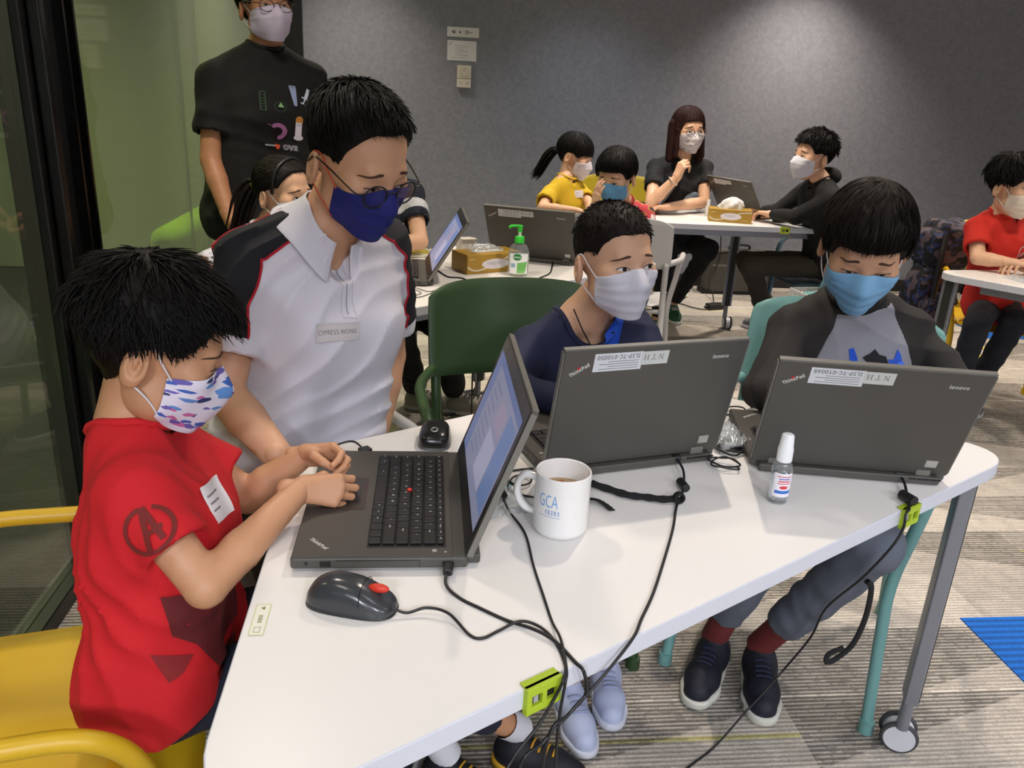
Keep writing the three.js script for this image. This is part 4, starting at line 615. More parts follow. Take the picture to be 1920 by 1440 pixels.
function hairGeo(o) {
  const hl = o.line, T = o.thick, cap = (x, y, z) => {
    const t = T(x, y, z), side = lineY(hl, z) - y; let d = skull(x, y, z) - t; d = smax(d, side * 0.75 + (o.edge || 0), 0.006);
    d = smax(d, -(Math.hypot(Math.abs(x) - 0.083, (y + 0.012) * 0.8, (z + 0.016) * 1.1) - 0.024), 0.004);
    if (o.extra) d = smin(d, o.extra(x, y, z), 0.01);
    return d + 0.0012 * Math.sin(x * 340 + 3 * Math.sin(z * 60)) * Math.sin(z * 150 + y * 60);
  };
  const list = [meshSDF(cap, o.lo || [-0.13, -0.14, -0.15], o.hi || [0.13, 0.17, 0.15], o.cell || 0.005, 0.01)];
  const C = V(0, 0.035, -0.012), crown = o.crown || V(0.012, 0.118, -0.055), full = (x, y, z) => headBase(x, y, z);
  let made = 0, tries = 0;
  while (made < o.n && tries++ < o.n * 6) {
    const u = rr(-0.45, 1), a = rr(0, 6.283), q = Math.sqrt(1 - u * u), dir = V(q * Math.cos(a), u, q * Math.sin(a)); if (rnd() < 0.12) dir.copy(crown).sub(C).normalize().add(V(rr(-0.35, 0.35), rr(-0.1, 0.1), rr(-0.35, 0.35))).normalize(); let r = 0.2; for (let i = 0; i < 40; i++) { const d = full(C.x + dir.x * r, C.y + dir.y * r, C.z + dir.z * r); if (d < 0.0004) break; r -= d * 0.9; }
    const root = C.clone().addScaledVector(dir, r); if (root.y < lineY(hl, root.z) + 0.004 || Math.hypot(Math.abs(root.x) - 0.08, root.y + 0.01, root.z + 0.012) < 0.03) continue;
    made++; const L = o.len(root) * rr(0.75, 1.2), N = 6, pts = []; let p = root.clone(); const t0 = Math.max(0.001, T(root.x, root.y, root.z));
    let dirv = root.clone().sub(crown); if (o.flow) dirv = o.flow(root, dirv); const nearCrown = root.distanceTo(crown) < 0.035; if (nearCrown) dirv = V(rr(-0.5, 0.5), 0, rr(-0.2, 1)); const jit = V(rr(-1, 1), rr(-1, 1), rr(-1, 1)).multiplyScalar(o.jit || 0.25);
    const lift = o.lift(root) * rr(0.5, 1.3), over1 = rr(0.1, 1.2);
    for (let i = 0; i < N; i++) {
      const n = grad(full, p), d = full(p.x, p.y, p.z), k = i / (N - 1), want = t0 * (0.55 + 0.5 * Math.sin(Math.min(1, k * 1.5) * 1.57)) + lift * k * k; p.addScaledVector(n, (want - d)); if (i > 1 && p.y < lineY(hl, p.z) - (typeof o.over === 'function' ? o.over(root) : o.over ?? 0.008) * over1) { break; } pts.push(p.clone());
      const st = dirv.clone().normalize().add(jit); st.addScaledVector(n, -st.dot(n)); if (st.lengthSq() < 1e-6) st.set(0, -1, 0.3); st.normalize(); st.y -= 0.25 * k; if (o.out) st.addScaledVector(n, o.out(root)); p = p.clone().addScaledVector(st.normalize(), L / (N - 1)); if (o.flow) dirv = o.flow(p, dirv); else dirv = p.clone().sub(crown);
    }
    if (pts.length > 2) list.push(lock(pts, o.r * rr(0.7, 1.3)));
  }
  if (o.locks) for (const l of o.locks) list.push(lock(l.pts, l.r));
  return merge(list);
}
const STY = {
  boy: () => ({ n: 1700, r: 0.0021, over: 0.016, line: [[-0.1, -0.08], [-0.06, -0.075], [-0.03, -0.03], [0.0, 0.022], [0.035, 0.012], [0.05, 0.03], [0.07, 0.060], [0.11, 0.064]], thick: (x, y, z) => clamp(0.006 + (y + 0.005) * 0.2, z < -0.02 ? 0.009 : 0.004, 0.021), len: (p) => p.y > 0.05 ? 0.07 : 0.03, lift: (p) => p.y > 0.07 ? 0.014 : 0.0015, jit: 0.4, crown: V(0.01, 0.115, -0.06), flow: (p, d) => V(p.x * 0.9, (p.y - 0.13) * 0.6, p.z + 0.05) }),
  man: () => ({ n: 1700, r: 0.0017, over: 0.004, line: [[-0.1, -0.08], [-0.06, -0.07], [-0.03, -0.025], [0.0, 0.025], [0.03, 0.012], [0.04, 0.046], [0.06, 0.084], [0.11, 0.094]], thick: (x, y, z) => clamp(0.002 + (y - 0.025) * 0.15, 0.002, 0.012), len: (p) => p.y > 0.06 ? 0.05 : 0.014, lift: (p) => p.y > 0.08 ? 0.008 : 0.0005, jit: 0.16, crown: V(0.03, 0.115, -0.07), flow: (p, d) => V(p.x * 0.6 - 0.03, (p.y - 0.11) * 0.4, p.z + 0.09) }),
  crew: () => ({ n: 2400, r: 0.0011, over: 0.002, line: [[-0.1, -0.07], [-0.06, -0.06], [-0.03, -0.02], [0.0, 0.026], [0.035, 0.022], [0.05, 0.05], [0.065, 0.066], [0.11, 0.07]], thick: (x, y, z) => clamp(0.0012 + (y - 0.035) * 0.09, 0.0012, 0.0075), len: (p) => p.y > 0.06 ? 0.014 : 0.006, lift: (p) => p.y > 0.06 ? 0.006 : 0.0005, out: (p) => p.y > 0.06 ? 1.0 : 0.15, jit: 0.25 }),
  bowl: () => ({ n: 1900, r: 0.0018, over: 0.006, line: [[-0.1, -0.08], [-0.06, -0.07], [-0.03, -0.025], [0.0, 0.018], [0.035, 0.002], [0.05, 0.03], [0.065, 0.044], [0.11, 0.048]], thick: (x, y, z) => clamp(0.006 + y * 0.12, 0.005, 0.0165), len: (p) => p.z > 0.02 ? 0.075 : 0.06, lift: () => 0.0015, jit: 0.12, crown: V(0.015, 0.118, -0.05) }),
  fluffy: () => ({ n: 900, r: 0.0026, over: 0.006, line: [[-0.1, -0.055], [-0.06, -0.045], [-0.03, -0.01], [0.0, 0.024], [0.035, 0.015], [0.05, 0.04], [0.065, 0.06], [0.11, 0.064]], thick: (x, y, z) => clamp(0.005 + (y - 0.02) * 0.24, 0.004, 0.024), len: (p) => p.y > 0.05 ? 0.04 : 0.025, lift: (p) => p.y > 0.05 ? 0.014 : 0.001, out: (p) => p.y > 0.07 ? 0.35 : 0, jit: 0.4 }),
  sleek: (fringe) => ({ n: 900, r: 0.0018, over: fringe ? 0.006 : 0.001, line: [[-0.1, -0.06], [-0.06, -0.055], [-0.03, -0.01], [0.0, 0.02], [0.035, fringe ? 0.0 : 0.03], [0.05, fringe ? 0.015 : 0.055], [0.065, fringe ? 0.022 : 0.08], [0.11, fringe ? 0.024 : 0.086]], thick: () => 0.008, len: () => 0.07, lift: () => 0.001, jit: 0.08, crown: fringe ? V(0, 0.115, -0.03) : V(0, 0.09, 0.11) }),
  bob: () => { const s = STY.sleek(true); s.line = [[-0.1, -0.10], [-0.02, -0.10], [0.02, -0.09], [0.045, 0.0], [0.06, 0.045], [0.11, 0.06]]; s.thick = () => 0.010; s.over = (p) => p.z > 0.02 ? 0.004 : 0.2; s.crown = V(0.01, 0.118, 0.02); s.len = () => 0.1; s.lo = [-0.16, -0.24, -0.16]; s.extra = (x, y, z) => { const ax = Math.abs(x); return Math.min(coneD([0.074, 0.03, -0.02, 0.088, -0.15, -0.012, 0.026, 0.022], ax, y, z), coneD([0.0, 0.02, -0.075, 0.0, -0.15, -0.07, 0.045, 0.04], x, y, z), coneD([0.05, 0.02, -0.065, 0.062, -0.155, -0.05, 0.035, 0.032], ax, y, z), coneD([0.068, 0.03, 0.028, 0.078, -0.13, 0.035, 0.014, 0.014], ax, y, z)); }; s.flow = (p) => V(p.x * 0.5, -0.1, -0.02); return s; },
};
// --- hand in its own frame: wrist at 0, fingers +y, palm faces +z, thumb on +x ---
const handCache = new Map();
function handGeo(pose, cell) {
  const key = pose + cell; if (handCache.has(key)) return handCache.get(key);
  const P = { flat: [[8, 12, 10], [8, 12, 10], [8, 12, 10], [8, 14, 10], 0.1], relax: [[22, 32, 22], [26, 36, 24], [30, 38, 26], [34, 40, 26], 0.35], curl: [[48, 58, 36], [52, 64, 40], [58, 66, 40], [62, 66, 40], 0.75], pinch: [[40, 48, 22], [38, 56, 30], [40, 60, 34], [46, 62, 36], 0.95] }[pose];
  const palm = [], fing = []; const bx = [0.029, 0.0095, -0.010, -0.0285], by = [0.086, 0.091, 0.087, 0.078], ln = [[0.041, 0.025, 0.021], [0.045, 0.028, 0.022], [0.041, 0.026, 0.021], [0.032, 0.019, 0.018]];
  palm.push(cone(V(0, -0.03, 0), V(0, 0.01, 0), 0.023, 0.0235));
  for (let i = 0; i < 4; i++) {
    const k = V(bx[i], by[i], 0), sp = (bx[i] - 0.0) * 2.2; palm.push(cone(V(bx[i] * 0.55, 0.008, 0), k, 0.0155, 0.0115));
    let a = 0, p = k; const ch = []; for (let s = 0; s < 3; s++) { a += P[i][s] * Math.PI / 180; const q = p.clone().add(V(sp * ln[i][s] * 0.9, Math.cos(a) * ln[i][s], Math.sin(a) * ln[i][s])); const r = 0.0098 - s * 0.0008 - (i === 3 ? 0.0012 : 0); ch.push(cone(p, q, r, r - 0.0008)); p = q; } fing.push(ch);
  }
  const c = P[4], t1 = V(0.024, 0.022, 0.008), t2 = t1.clone().add(V(0.024 - 0.012 * c, 0.03, 0.012 + 0.02 * c)), t3 = t2.clone().add(V(0.010 - 0.018 * c, 0.026, 0.006 + 0.010 * c)), t4 = t3.clone().add(V(0.002 - 0.016 * c, 0.021, 0.002 + 0.004 * c));
  palm.push(cone(V(0.01, 0.01, 0.004), t2, 0.017, 0.0125)); fing.push([cone(t2, t3, 0.0118, 0.0105), cone(t3, t4, 0.0105, 0.0085)]);
  const f = (x, y, z) => { let d = 9e9; for (const q of palm) d = smin(d, coneD(q, x, y, z), 0.014); for (const ch of fing) { let e = 9e9; for (const q of ch) e = smin(e, coneD(q, x, y, z), 0.003); d = smin(d, e, 0.0035); } return d; };
  const g = meshSDF(f, ...boundsOf([...palm, ...fing.flat()], 0.01), cell, 0.006); handCache.set(key, g); return g;
}
function placeHand(g, wrist, dir, palmN, left, s) {
  const Yv = dir.clone().normalize(), Zv = palmN.clone().addScaledVector(Yv, -palmN.dot(Yv)).normalize(), Xv = Yv.clone().cross(Zv);
  const h = g.clone(); if (left) { h.scale(-1, 1, 1); const ix = h.index.array; for (let i = 0; i < ix.length; i += 3) { const t = ix[i]; ix[i] = ix[i + 1]; ix[i + 1] = t; } h.computeVertexNormals(); }
  h.scale(s, s, s); h.applyMatrix4(new THREE.Matrix4().makeBasis(Xv, Yv, Zv).setPosition(wrist)); return h;
}
const hairMat = (c) => std(c, 0.62, { specularIntensity: 0.4 });
const SKIN = { a: 0xc2906c, b: 0xcf9f7e, c: 0xd8ab8b, d: 0xb9835f };
const eyeWhite = std(0xdad6d2, 0.3), irisMat = std(0x1a0f0a, 0.15), lashMat = std(0x17110e, 0.6), whiteCord = std(0xe3e3e8, 0.7);
function patchOn(sdf, o, right, up, w, h, nu, nv, off, stiff) { // a sheet laid on a cloth surface, rays along -normal; a stiff sheet bridges small folds
  const n = right.clone().cross(up).normalize(); let H = new Float32Array((nu + 1) * (nv + 1)); const at = (i, j) => o.clone().addScaledVector(right, (i / nu - 0.5) * w).addScaledVector(up, (0.5 - j / nv) * h);
  for (let j = 0; j <= nv; j++) for (let i = 0; i <= nu; i++) { const p = at(i, j).addScaledVector(n, 0.2); let run = 0; for (let k = 0; k < 110 && run < 0.28; k++) { const d = sdf(p.x, p.y, p.z); if (d < off) break; const st = Math.min((d - off) * 0.7 + 0.0001, 0.02); run += st; p.addScaledVector(n, -st); } H[j * (nu + 1) + i] = 0.2 - run; }
  for (let q = 0; q < (stiff ? 14 : 0); q++) { const K = H.slice(); for (let j = 0; j <= nv; j++) for (let i = 0; i <= nu; i++) { let t = 0, c = 0; for (let b = -2; b <= 2; b++) for (let e = -2; e <= 2; e++) { const y = j + b, x = i + e; if (y < 0 || x < 0 || y > nv || x > nu) continue; t += K[y * (nu + 1) + x]; c++; } H[j * (nu + 1) + i] = Math.max(t / c, K[j * (nu + 1) + i] - 0.0004); } }
  return gridGeo(nu, nv, (u, v) => { const i = Math.round(u * nu), j = Math.round(v * nv); return at(i, j).addScaledVector(n, H[j * (nu + 1) + i]).toArray(); });
}
function person(o) {
  const G = thing('person', o.label, 'person'); const J = {}; for (const k in o.J) J[k] = V(...o.J[k]);
  const s = o.s, base = V(J.pv.x, 0, J.pv.z), near = o.near, cell = near ? 0.0075 : 0.011; const skin = std(o.skin, 0.5, { sheen: 0.15, sheenRoughness: 0.5 });
  const add = (name, geo, mat, parent) => { if (Array.isArray(geo)) geo = merge(geo); geo = geo.clone(); geo.translate(-base.x, -base.y, -base.z); return obj(name, geo, mat, parent || G); };
  const X = J.sl.clone().sub(J.sr).normalize(), UP = J.nk.clone().sub(J.pv).normalize(), FW = X.clone().cross(UP).normalize(); // X towards the person's left, FW out of the chest
  const HX = (o.hipX ? V(...o.hipX) : X.clone().setY(0)).normalize();
  J.hr = J.pv.clone().addScaledVector(HX, -0.085 * s).add(V(0, -0.03 * s, 0)); J.hl = J.pv.clone().addScaledVector(HX, 0.085 * s).add(V(0, -0.03 * s, 0));
  const hs = o.hs, HM = new THREE.Matrix4().compose(J.head, new THREE.Quaternion().setFromEuler(new THREE.Euler(o.rot[1] * Math.PI / 180, o.rot[0] * Math.PI / 180, (o.rot[2] || 0) * Math.PI / 180, 'YXZ')), V(hs, hs, hs));
  const hp = (x, y, z) => V(x, y, z).applyMatrix4(HM), inHead = (g) => g.clone().applyMatrix4(HM);
  // skin: arms, neck and trunk, joined to head and hands in one mesh
  const AR = [0.044, 0.036, 0.035, 0.0245].map((r) => r * s * (o.arm || 1)), nr = 0.051 * lerp(s, 1, 0.35) * (o.neck || 1);
  const sk = [cone(hp(0, -0.05, -0.014), J.nk.clone().addScaledVector(UP, 0.012), nr * 0.95, nr * 1.03), cone(J.nk.clone().addScaledVector(UP, -0.02), J.ch, 0.045 * s, 0.07 * s), cone(J.nk.clone().addScaledVector(X, -0.03), J.sr.clone().addScaledVector(X, 0.01), 0.045 * s), cone(J.nk.clone().addScaledVector(X, 0.03), J.sl.clone().addScaledVector(X, -0.01), 0.045 * s), cone(J.ch, J.pv, 0.085 * s, 0.095 * s)];
  const ak = []; for (const [a, b, c] of [['sr', 'er', 'wr'], ['sl', 'el', 'wl']]) ak.push(cone(J[a], J[b], AR[0], AR[1]), cone(J[b], J[b].clone().lerp(J[c], 0.35), AR[1], AR[2] * 1.03), cone(J[b].clone().lerp(J[c], 0.35), J[c], AR[2] * 1.03, AR[3]));
  if (J.kr) for (const [a, b, c] of [['hr', 'kr', 'ar'], ['hl', 'kl', 'al']]) sk.push(cone(J[a], J[b], 0.06 * s, 0.04 * s), cone(J[b], J[c], 0.042 * s, 0.034 * s));
  const trunkF = union(sk, 0.022), armF = union(ak, 0.007), skinF = (x, y, z) => smin(trunkF(x, y, z), armF(x, y, z), 0.02); const bodyG = [meshSDF(skinF, ...boundsOf([...sk, ...ak], 0.02), near ? 0.007 : 0.01), inHead(headGeo(near ? 0.0029 : 0.005))];
  for (const [k, e, w] of [['r', 'er', 'wr'], ['l', 'el', 'wl']]) { const h = o.hand?.[k]; if (!h) continue; bodyG.push(placeHand(handGeo(h.pose, near ? 0.0028 : 0.004), J[w], V(...h.dir), V(...h.palm), k === 'l', o.handS || s * 0.96)); }
  const body = add('body', bodyG, skin);
  // face
  const ep = eyeParts(o.open ?? 0.8, o.look || 0), hm = hairMat(o.hairC ?? 0x0f0c0b);
  const bm = std(0x4a3324, 0.9); for (let q = 0; q < 2; q++) { const e = add('eye', inHead(ep.white[q]), eyeWhite); add('iris', inHead(ep.iris[q]), irisMat, e); add('eyelashes', inHead(ep.lash[q]), lashMat, e); add('eyebrow', inHead(ep.brow[q]), bm); }
  add('hair', inHead(hairGeo(o.hair)), hm);
  const mk = maskCache[o.mask.style || 'flat'], mm = o.mask.mat || std(o.mask.color, 0.75); const mk1 = inHead(mk.mask); const mask = add('face_mask', mk1, mm); mask.userData.label = o.mask.label; add('ear_loop', mk.loops.map(inHead), o.mask.cord || whiteCord, mask);
  
  if (o.glasses) {
    const gm = std(o.glasses.color, 0.3), gl = new THREE.MeshPhysicalMaterial({ color: 0xffffff, roughness: 0.02, transmission: 1, thickness: 0, ior: 1.5 }); const rx = o.glasses.rx, ry = o.glasses.ry, parts = [], Z = 0.1, yy = o.glasses.y ?? -0.004;
    for (const q of [-1, 1]) parts.push(new THREE.TorusGeometry(1, 0.07, 8, 40).scale(rx, ry, 0.022).rotateY(q * 0.12).translate(q * 0.0335, yy, Z - 0.003), tube([V(q * (0.0335 + rx), yy + 0.006, Z - 0.006), V(q * 0.071, yy + 0.008, Z - 0.014), V(q * 0.082, 0.012, 0.03), V(q * 0.0835, 0.012, -0.012), V(q * 0.082, -0.006, -0.03)], 0.0015, 40, 6));
    parts.push(tube([V(-0.0335 + rx - 0.001, yy + 0.004, Z), V(0, yy + 0.008, Z + 0.004), V(0.0335 - rx + 0.001, yy + 0.004, Z)], 0.0014, 14, 6));
    const gg = add('glasses', parts.map(inHead), gm); for (const q of [-1, 1]) add('lens', inHead(new THREE.CircleGeometry(1, 32).scale(rx * 0.97, ry * 0.97, 1).rotateY(q * 0.12).translate(q * 0.0335, yy, Z - 0.003)), gl, gg);
  }
  // shirt
  const S = o.shirt, b = (S.bulk || 1) * s, sh = [], lower = J.pv.clone().addScaledVector(UP, -(S.hem ?? 0.06) * 1.0);
  const cw = 0.078 * b, pw = 0.075 * b, cr = 0.102 * b, prr = 0.118 * b;
  sh.push(cone(J.ch.clone().addScaledVector(X, -cw), J.ch.clone().addScaledVector(X, cw), cr), cone(J.pv.clone().addScaledVector(HX, -pw), J.pv.clone().addScaledVector(HX, pw), prr));
  for (const q of [-1, 1]) sh.push(cone(J.ch.clone().addScaledVector(X, q * cw), J.pv.clone().addScaledVector(HX, q * pw), cr, prr), cone(J.ch.clone().addScaledVector(X, q * cw * 0.8), J.nk.clone().lerp(q < 0 ? J.sr : J.sl, 0.45).addScaledVector(UP, -0.03 * s), cr * 0.95, 0.062 * s));
  sh.push(cone(J.nk.clone().addScaledVector(UP, -0.035 * s).addScaledVector(FW, 0.006), J.ch.clone().addScaledVector(FW, 0.012), 0.056 * s, cr * 0.96));
  const sleeves = [];
  for (const [a, e, w] of [['sr', 'er', 'wr'], ['sl', 'el', 'wl']]) {
    sh.push(cone(J.nk.clone().addScaledVector(UP, -0.012 * s), J[a], 0.054 * s, 0.056 * s));
    const fr = S.sleeve ?? 0.62; if (fr <= 1) { const end = J[a].clone().lerp(J[e], fr); sleeves.push(cone(J[a], end, 0.058 * s, 0.062 * s * (S.flare || 1))); } else { sleeves.push(cone(J[a], J[e], 0.058 * s, 0.05 * s), cone(J[e], J[e].clone().lerp(J[w], Math.min(1, fr - 1)), 0.05 * s, 0.038 * s)); }
  }
  const fd = S.folds ?? 0.0035, F1 = V(...(o.foldDir || [0.5, 0.75, 0.35])), seedp = o.seed || 0;
  const torsoF = union(sh, 0.045 * s + 0.012), sleeveF = union(sleeves, 0.012), neckQ = cone(hp(0, -0.05, -0.014), J.nk.clone().addScaledVector(UP, -0.002 * s).addScaledVector(FW, 0.004 * s), nr + 0.004, nr + (S.neckR ?? 0.012));
  const neckQ2 = cone(J.nk.clone().addScaledVector(FW, 0.03 * s).addScaledVector(UP, 0.03), J.nk.clone().addScaledVector(FW, 0.075 * s).addScaledVector(UP, -(S.vneck ?? 0.015)), nr * 0.9, nr * 0.62);
  const cuts = [['sr', 'er', 'wr'], ['sl', 'el', 'wl']].map(([a, e, w]) => { const fr = S.sleeve ?? 0.62; if (fr <= 1) { const p = J[a].clone().lerp(J[e], fr - 0.04), n = J[e].clone().sub(J[a]).normalize(); return { p, n, q: cone(p.clone().addScaledVector(n, -0.02 * s), p.clone().addScaledVector(n, 0.06), AR[0] + 0.004, AR[0] + 0.009) }; } return null; });
  const wob = (x, y, z) => { const q = x * F1.x + y * F1.y + z * F1.z, a = Math.sin(q * 58 + seedp + 2.6 * Math.sin(x * 11 + z * 15 + seedp) + 1.8 * Math.sin(y * 16 - z * 9)), b2 = Math.sin(x * 41 - y * 27 + z * 33 + seedp * 2 + 1.5 * Math.sin(y * 23)), m = 0.5 + 0.5 * Math.sin(x * 9 + y * 13 - z * 8 + seedp * 3); return fd * (0.9 - 1.5 * Math.pow(Math.abs(a), 0.6)) * (0.35 + 0.65 * m) * -0.8 + fd * 0.4 * b2; };
  const hemN = S.hemN ? V(...S.hemN).normalize() : UP;
  const shirtF = (x, y, z, open_) => {
    const td = torsoF(x, y, z); let sd = sleeveF(x, y, z); if (Math.min(td, sd) > 0.06) return Math.min(td, sd); const w = wob(x, y, z);
    sd += w; for (let i = 0; i < 2; i++) { const c = cuts[i]; if (!c) continue; const r = Math.hypot(x - c.p.x, y - c.p.y, z - c.p.z); if (r < 0.13 * s + 0.03) { sd = smax(sd, Math.min((x - c.p.x) * c.n.x + (y - c.p.y) * c.n.y + (z - c.p.z) * c.n.z, 0.03), 0.005); sd = smax(sd, -coneD(c.q, x, y, z), 0.003); } }
    let d = smin(td + w, sd, 0.022 * s); const hn = hemN;
    d = smax(d, -((x - lower.x) * hn.x + (y - lower.y) * hn.y + (z - lower.z) * hn.z), 0.008);
    if (open_) return d; d = smax(d, -coneD(neckQ, x, y, z), 0.006); if (S.vneck !== undefined || S.scoop) d = smax(d, -coneD(neckQ2, x, y, z), 0.008);
    return d;
  };
  const bb = boundsOf([...sh, ...sleeves], 0.02), shirtM = S.mat || std(S.color, 0.85, { sheen: 0.2, sheenRoughness: 0.8 });
  const shG = meshSDF(shirtF, ...bb, S.cell || (near ? 0.0062 : 0.009), 0.02);
  if (S.colorFn) { const p = shG.attributes.position, c = []; for (let i = 0; i < p.count; i++) c.push(...S.colorFn(p.getX(i), p.getY(i), p.getZ(i))); shG.setAttribute('color', new THREE.Float32BufferAttribute(c, 3)); }
  const shirt = add(S.name || 't_shirt', shG, shirtM);
  if (S.vneck === undefined && !S.noBand) { // rib round the neck opening
    const a0 = V(neckQ[0], neckQ[1], neckQ[2]), a1 = V(neckQ[3], neckQ[4], neckQ[5]), ax = a1.clone().sub(a0).normalize(), f = FW.clone().addScaledVector(ax, -FW.dot(ax)).normalize(), sd = ax.clone().cross(f), ring = [];
    for (let i = 0; i < 36; i++) { const a = i / 36 * 6.283, dv = f.clone().multiplyScalar(Math.cos(a)).addScaledVector(sd, Math.sin(a)); let hit = null; for (let t = 0.3; t < 1.7; t += 0.01) { const r = lerp(neckQ[6], neckQ[7], Math.min(t, 1)) * (t > 1 ? Math.sqrt(Math.max(0, 1 - Math.pow((t - 1) * a0.distanceTo(a1) / neckQ[7], 2))) : 1), p = a0.clone().lerp(a1, t).addScaledVector(dv, r); if (shirtF(p.x, p.y, p.z, true) < 0.001) { hit = p; break; } } if (hit) ring.push(hit.addScaledVector(ax, 0.005).addScaledVector(dv, 0.0025)); }
    if (ring.length > 20) { const sm = ring.map((p, i) => { const q = V(0, 0, 0); for (let k = -2; k <= 2; k++) q.add(ring[(i + k + ring.length) % ring.length]); return q.multiplyScalar(0.2); }); add('neck_band', new THREE.TubeGeometry(new THREE.CatmullRomCurve3(sm, true), 72, S.bandR || 0.0072 * (0.6 + 0.4 * s), 8, true), S.bandMat || (S.colorFn ? std(0x8a1418, 0.9) : shirtM), shirt); }
  }
  const ctx = { J, X, UP, FW, HX, s, hp, shirtF, add, shirt, bb, G, base, HM, inHead, mask, near, cone, body };
  // a second cloth on the shirt: same surface, a little proud, cut by a region
  ctx.overlay = (name, region, mat, off = 0.0012, c = 0.004, box_ = bb) => add(name, meshSDF((x, y, z) => { const d = shirtF(x, y, z) - off; return d > 0.05 ? d : Math.max(d, region(V(x, y, z)), -d - 0.008); }, ...box_, c, 0.02), mat, shirt);
  ctx.decal = (name, at, right, up, w, h, tex, rough = 0.8, off = 0.0022) => add(name, patchOn(shirtF, at, right, up, w, h, 24, 20, off, /sticker/.test(name)), printMat(tex, rough, true), shirt);
  // legs
  if (J.kr) {
    const L = o.legs, tr = [cone(J.hr, J.hl, 0.1 * s)]; const hemc = [];
    for (const [a, k, c] of [['hr', 'kr', 'ar'], ['hl', 'kl', 'al']]) { const end = J[k].clone().lerp(J[c], L.len ?? 0.93); tr.push(cone(J[a], J[k], 0.082 * s, 0.064 * s), cone(J[k], end, 0.066 * s, (L.hemR ?? 0.05) * s)); const n = J[c].clone().sub(J[k]).normalize(); hemc.push({ p: end, n }); }
    const u = union(tr, 0.02), top = J.pv.clone().addScaledVector(UP, 0.05);
    const tf = (x, y, z) => { let d = u(x, y, z); if (d > 0.05) return d; d += 0.0035 * Math.sin(y * 70 + 3 * Math.sin(x * 21 + z * 17)) * Math.sin(x * 30 + z * 25); if (Math.hypot(x - J.pv.x, y - J.pv.y, z - J.pv.z) < 0.17 * s) d = smax(d, (x - top.x) * UP.x + (y - top.y) * UP.y + (z - top.z) * UP.z, 0.008); for (const h of hemc) { const pd = (x - h.p.x) * h.n.x + (y - h.p.y) * h.n.y + (z - h.p.z) * h.n.z; if (Math.hypot(x - h.p.x, y - h.p.y, z - h.p.z) < 0.1) d = smax(d, pd, 0.005); } return d; };
    add('trousers', meshSDF(tf, ...boundsOf(tr, 0.02), near ? 0.009 : 0.012, 0.02), std(L.color, 0.9));
    for (const [c, t, k] of [['ar', 'tr', 'kr'], ['al', 'tl', 'kl']]) {
      const toe = J[t] || J[c].clone().add(V(...(L.toe || [0, 0, 0.14]))); const f = toe.clone().sub(J[c]).setY(0).normalize(), len = (L.shoe || 0.24) , heel = V(J[c].x, 0, J[c].z).addScaledVector(f, -len * 0.22), tp = heel.clone().addScaledVector(f, len), yv = V(0, 1, 0), r = len * 0.16;
      const at = (k2, y) => heel.clone().lerp(tp, k2).add(V(0, y, 0)); const up_ = [cone(at(0.17, r * 1.05), at(0.3, r * 1.1), r * 1.02, r), cone(at(0.2, r * 1.8), J[c].clone().setY(Math.min(J[c].y, r * 2.9)), r * 0.86, r * 0.74), cone(at(0.3, r * 1.15), at(0.66, r * 0.9), r * 1.05, r * 1.02), cone(at(0.66, r * 0.85), at(0.85, r * 0.75), r * 1.04, r * 0.86)];
      const uf = union(up_, 0.02), so = [cone(at(0.16, r * 0.3), at(0.4, r * 0.3), r * 0.98, r * 0.95), cone(at(0.4, r * 0.3), at(0.7, r * 0.3), r * 0.95, r * 1.1), cone(at(0.7, r * 0.3), at(0.86, r * 0.35), r * 1.1, r * 0.92)], sf = union(so, 0.02);
      const shoe = add('shoe', meshSDF((x, y, z) => smax(uf(x, y, z), 0.012 - y, 0.004), ...boundsOf(up_, 0.01), near ? 0.005 : 0.007, 0.01), std(L.shoeC ?? 0x14151c, 0.7));
      add('sole', meshSDF((x, y, z) => Math.max(sf(x, y, z) - 0.003, -(y - 0.001), y - r * 0.62), ...boundsOf(so, 0.01), near ? 0.005 : 0.007, 0.01), std(L.soleC ?? 0xb9b9ba, 0.7), shoe);
      const sd = f.clone().cross(yv); const lc = []; for (let i = 0; i < 4; i++) { const q = at(0.42 + i * 0.075, 0); const P2 = []; for (let m = -2; m <= 2; m++) { const p = q.clone().addScaledVector(sd, m * r * 0.24); let y = 0.2; for (let n = 0; n < 40; n++) { const d = uf(p.x, y, p.z); if (d < 0.001) break; y -= d * 0.8; } P2.push(V(p.x, y + 0.001, p.z)); } lc.push(tube(P2, 0.0026, 12, 6)); }
      add('laces', lc, std(L.laceC ?? 0x1a1c26, 0.8), shoe);
      if (L.sockC !== undefined) { const dirk = J[k].clone().sub(J[c]).normalize(); add('sock', new THREE.TubeGeometry(new THREE.LineCurve3(J[c].clone().addScaledVector(dirk, -0.02), J[c].clone().addScaledVector(dirk, L.sockL || 0.05)), 4, 0.036 * s + 0.004, 18), std(L.sockC, 0.9)); }
    }
  }
  if (o.extra) o.extra(ctx);
  G.position.copy(base); return ctx;
}
